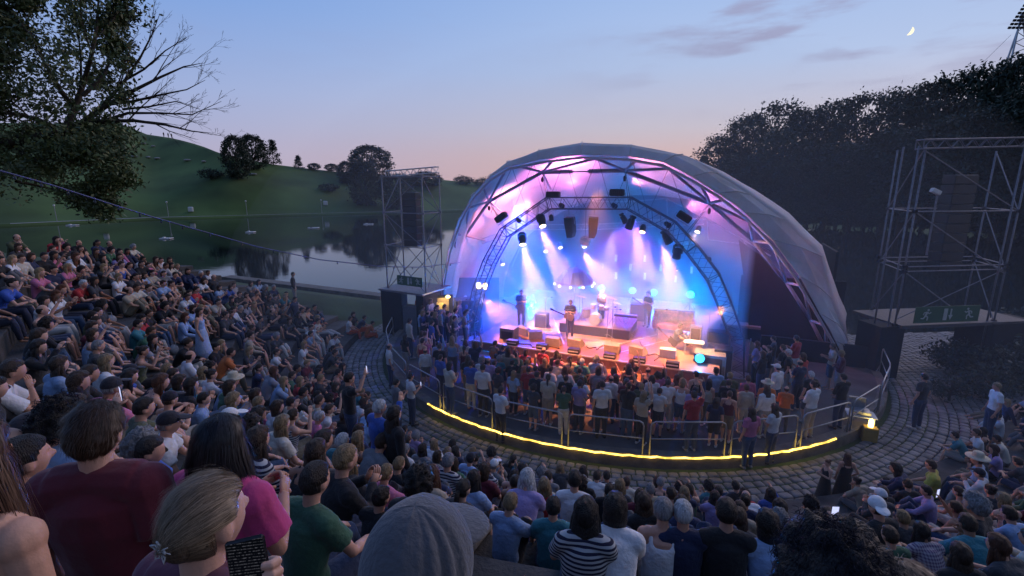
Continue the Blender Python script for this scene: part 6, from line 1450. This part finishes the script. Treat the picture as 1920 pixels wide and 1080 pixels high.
fixed('fold',1583,708,None,'security guard in black standing behind the barrier by the dome foot',shirt='black',top='long',hair='short',hcol='black',rz=.3)
fixed('stand',1872,722,None,'pale-haired person in white T-shirt standing by the tables on the far right',shirt='white',hair='short',hcol='blond',rz=1.2)
fixed('fold',1527,722,None,'person in white shirt with a dark shoulder strap at the right pit barrier',shirt='white',top='long',hair='bun',hcol='dark',rz=.4,pcol=4)
fixed('stand',1459,690,None,'person in white hooded top and pale cap beside the right truss leg',shirt='white',top='long',hair='short',hcol='brown',hat='white cap',rz=.5)
fixed('up',1302,742,None,'person in red T-shirt with one arm raised in the pit',shirt='red',hair='short',hcol='dark',rz=.1)
fixed('fold',938,722,None,'person in white T-shirt and dark trousers standing apart near the rope light',shirt='white',hair='short',hcol='dark',rz=-.7,pcol=1)
fixed('stand',905,690,None,'person in white T-shirt with a dark rucksack in the pit',shirt='white',hair='short',hcol='dark',rz=-.3,pcol=1)
fixed('stand',1130,722,None,'person in long white T-shirt in the middle of the pit',shirt='white',hair='short',hcol='dark',rz=.0,pcol=1)
fixed('hold',1455,760,None,'person in white shirt leaning by the right pit barrier',shirt='white',hair='long',hcol='brown',rz=.5)
fixed('stand',1412,765,None,'person in pink T-shirt and jeans at the pit rim',shirt='pink',hair='long',hcol='brown',rz=.3,pcol=2)
fixed('hold',842,685,None,'person in cream shirt standing alone at the left pit barrier',shirt='cream',top='tee',hair='bob',hcol='dark',rz=-.8,pcol=2)
# rows on the terraces
rowmem={}
for k in range(1,KMAX+1):
    r=None; ph=-187.; lst=[]
    while ph<-28:
        r=rzero(ph)+(k-1)*RUN+.36; ph+=math.degrees(ra.uniform(.56,.78)*(1.05 if ph<-135 else .86)/r)
        r+=ra.uniform(-.05,.1); p=PP(ph,r,tread(ph,k)); d_=math.hypot(p.x,p.y)
        hx,hy,dp=proj(p+V((0,0,.8)))
        if not(-50<hx<1975 and 415<hy<1120) or dp<(4.3 if hx>880 else 3.2): continue
        if p.y<-.2: continue
        if 1455<hx<1610 and hy<955: continue
        pr=.93
        if hx>1600: pr=.62 if hy>835 else 0
        if hx<720: pr=.72
        if ph>-130 and k<=1: pr=0
        if hx<650 and mnoise.noise(V((hx*.012,hy*.025,3)))>.28: pr=.25
        if hx>1790 and hy<850: pr=.5
        if ra.random()>pr: continue
        if shore(p.x,p.y)<p.z+.1 and ph<-182: continue
        if not free(p.x,p.y,p.z,.40): continue
        rise=slope(ph)*RUN
        ks=['knees','lean','chin','hug','clap','knees','lean','phone'] if rise>.36 else ['hug','cross','back','hug','lean','chin']
        pk_=ra.choice(ks) if ra.random()>.12 else ra.choice(['hug','cross'])
        occ.append((p.x,p.y,p.z)); a=attrs(ra); a['scale']*=1.07 if hx<700 else .86; lst.append(dict(k=pk_,p=p,rz=head_to(p.x,p.y)+ra.uniform(-.3,.3)+(-.15 if hx<700 else 0),a=a,hx=hx,dp=dp,row=k,zone='t'))
    CAND+=lst
# pit
vb=[8.3,8.85,9.4,9.95,10.5,11.1]
for vi,v in enumerate(vb):
    u=-9.5
    while u<9.2:
        u+=ra.uniform(.4,.64); vv=v+ra.uniform(-.3,.3); p=W(u,vv,0); ph,r=polar(p.x,p.y)
        if r>11.25: continue
        edge=11.8-r; pr=.93
        if u<-3 and edge<1.8: pr=.38
        elif edge<.6: pr=.8 if u>-1.5 else .2
        if ra.random()>pr or not free(p.x,p.y,0,.33): continue
        occ.append((p.x,p.y,0)); a=attrs(ra); a['scale']=ra.uniform(.82,.98); hx,hy,dp=proj(p+V((0,0,1.65)))
        CAND.append(dict(k=ra.choice(['stand','fold','hip','hold','stand','fold','hip','raise','up'] if ra.random()<.8 else ['stand']),p=p,rz=AUD+PI+ra.uniform(-.45,.45),a=a,hx=hx,dp=dp,row=vi+1,zone='p'))
for zn,us,vs_,n_ in (('l',(-10.6,-6.3),(1.6,7.2),30),('r',(6.6,9.6),(3.2,7.2),12)):
    for i in range(n_*4):
        if n_<=0: break
        u=ra.uniform(*us); v=ra.uniform(*vs_); p=W(u,v,0); ph,r=polar(p.x,p.y)
        if r>11.3 or not free(p.x,p.y,0,.33): continue
        hx,hy,dp=proj(p+V((0,0,1.65)))
        if hx<775: continue
        n_-=1; occ.append((p.x,p.y,0)); a=attrs(ra); CAND.append(dict(k=ra.choice(['stand','fold','hip','hold']),p=p,rz=head_to(p.x,p.y)+ra.uniform(-.4,.4),a=a,hx=hx,dp=dp,row=0,zone=zn))
# order inside the rows gives each one its place
for zn in 'tplr':
    for rw in range(0,KMAX+1):
        L_=sorted([c for c in CAND if c['zone']==zn and c['row']==rw],key=lambda c:c['hx'])
        for i,c in enumerate(L_): c['n']=i
TENS=['','','twenty','thirtieth','fortieth','fiftieth']
def ordn(i):
    if i<30: return OR[i]
    i+=1; t=['','','twenty','thirty','forty','fifty','sixty','seventy','eighty'][i//10]; u=i%10
    return {'thirty':'thirtieth','forty':'fortieth','fifty':'fiftieth','sixty':'sixtieth','seventy':'seventieth','eighty':'eightieth'}[t] if u==0 else t+'-'+OR[u-1]
def place_text(c):
    if c['zone']=='t': return '%s from left in %s terrace row'%(ordn(c['n']),OR[c['row']-1])
    if c['zone']=='p': return '%s from left in %s pit row'%(ordn(c['n']),OR[c['row']-1])
    if c['zone']=='l': return '%s in the group by the left truss leg'%ordn(c['n'])
    return '%s in the group by the right truss leg'%ordn(c['n'])
CAND.sort(key=lambda c:c['dp']/(1.75 if c['zone']!='t' else 1))
NIND=262
nph=0
for c in CAND[:NIND]:
    a=dict(c['a']); lb=desc(a)+', '+place_text(c); ph_=False
    if c['k'] in('phone','raise') and nph<4: ph_=True; nph+=1
    person(c['k'],c['p'],c['rz'],label=lb,group={'t':'seated audience on the terraces','p':'standing audience in the pit','l':'standing audience in the pit','r':'standing audience in the pit'}[c['zone']],phone=ph_,shoes=c['zone']!='t' and c['dp']<17,**a)
print('ZONES',[sum(1 for c in CAND[:NIND] if c['zone']==z) for z in 'tplr'],[sum(1 for c in CAND[NIND:] if c['zone']==z) for z in 'tplr']); print('PEOPLE',len(CAND),'individual',min(NIND,len(CAND)))
for i,(pm,o) in enumerate(PHONES):
    q=o['label'].split(',')
    pm['label']='glowing phone held by '+(' '.join(q[-1].split()) if len(q)>1 else ' '.join(o['label'].split()[:10])); pm['group']='phones held up in the audience'
# the remaining small figures: one mass
def low(me,ratio):
    o=bpy.data.objects.new('tmp',me); COL.objects.link(o); d_=o.modifiers.new('d','DECIMATE'); d_.ratio=ratio; dg=bpy.context.evaluated_depsgraph_get(); m2=bpy.data.meshes.new_from_object(o.evaluated_get(dg),depsgraph=dg); bpy.data.objects.remove(o)
    m2.calc_loop_triangles(); v=np.empty(len(m2.vertices)*3); m2.vertices.foreach_get('co',v); t=np.empty(len(m2.loop_triangles)*3,dtype=np.int32); m2.loop_triangles.foreach_get('vertices',t); bpy.data.meshes.remove(m2); return v.reshape(-1,3),t.reshape(-1,3)
LC={}
def lowc(me,ratio):
    if me.name not in LC: LC[me.name]=low(me,ratio)
    return LC[me.name]
VV=[];FF=[];CC=[];off=0
for c in CAND[NIND:]:
    a=c['a']; k=c['k']; mr=np.array(Matrix.Rotation(c['rz'],3,'Z')); sc_=a['scale']*PSC; col=SC[a['shirt']] or (.3,.3,.35)
    items=[(BODY[k],SKIN[a['skin']],.3,None),({'tee':SHIRT,'long':LONG,'tank':TANK}[a['top']][k],col,.3,None),((PANTS if a['legs']=='pants' else SHORTS)[k],PC[a['pcol']],.3,None),(HAIR[a['hair']],HC_[a['hcol']],.5,POSES[k]['H'])]
    for me,cl_,rt_2,ofs in items:
        v,f=lowc(me,rt_2); v=v.copy()
        if ofs is not None: v=v+np.array(ofs)
        v=(v*sc_)@mr.T+np.array(c['p']); VV.append(v); FF.append(f+off); off+=len(v); CC.append(np.tile(np.array([*cl_,1.]),(len(v),1)))
if VV:
    m=bpy.data.materials.new('crowd_cloth'); m.use_nodes=True; at_=m.node_tree.nodes.new('ShaderNodeAttribute'); at_.attribute_name='tint'; b=m.node_tree.nodes['Principled BSDF']; b.inputs['Roughness'].default_value=.85; m.node_tree.links.new(at_.outputs['Color'],b.inputs['Base Color'])
    me=npmesh('crowd',np.concatenate(VV),np.concatenate(FF),m); ca=me.attributes.new('tint','FLOAT_COLOR','POINT'); ca.data.foreach_set('color',np.concatenate(CC).astype(np.float32).ravel()); me.polygons.foreach_set('use_smooth',[True]*len(me.polygons))
    o=bpy.data.objects.new('crowd',me); COL.objects.link(o); tag(o,'distant seated part of the audience on the upper left terraces','crowd',kind='stuff')
# bags, bottles and blankets between the seats
for i in range(26):
    k=ra.randrange(1,12); ph=ra.uniform(-180,-70); r=rzero(ph)+(k-1)*RUN+.62; p=PP(ph,r,tread(ph,k)); hx,hy,dp=proj(p)
    if not(0<hx<1900 and 450<hy<1070) or not free(p.x,p.y,p.z,.3): continue
    mb=MB(); c_=[(.03,.03,.05),(.3,.3,.32),(.2,.06,.05),(.05,.1,.2)][i%4]
    mb.ell(p+V((0,0,.15)),(.19,.13,.17),Matrix.Rotation(i,3,'Z'),12,8); mb.tube([p+V((-.1,0,.28)),p+V((-.07,.02,.4)),p+V((.07,.02,.4)),p+V((.1,0,.28))],.012,5)
    o=mb.build('bag',mat('bag_cloth_%d'%i,c_,.9,0,.2,8,.4,20),smooth=True); tag(o,'%s bag lying in %s terrace row, %s bag counted from the front'%(['black','grey','dark red','dark blue'][i%4],OR[k-1],OR[i]),'bag','bags between the seats')
q,_=seat(1192,1045,4.4); mb=MB(); n=14; vs=[(q.x-.35+.7*i/n,q.y-.25+.5*j/n,q.z+.05+.02*math.sin(i*.9+j)) for j in range(n+1) for i in range(n+1)]; m_=n+1
vs2=[(a,b,c-.03) for a,b,c in vs]; mb.add(vs+vs2,[(j*m_+i,j*m_+i+1,(j+1)*m_+i+1,(j+1)*m_+i) for j in range(n) for i in range(n)]+[(m_*m_+j*m_+i,m_*m_+(j+1)*m_+i,m_*m_+(j+1)*m_+i+1,m_*m_+j*m_+i+1) for j in range(n) for i in range(n)]); o=mb.build('blanket',M['redplaid'],smooth=True); tag(o,'red and yellow checked blanket on the steps near the bottom edge','blanket')
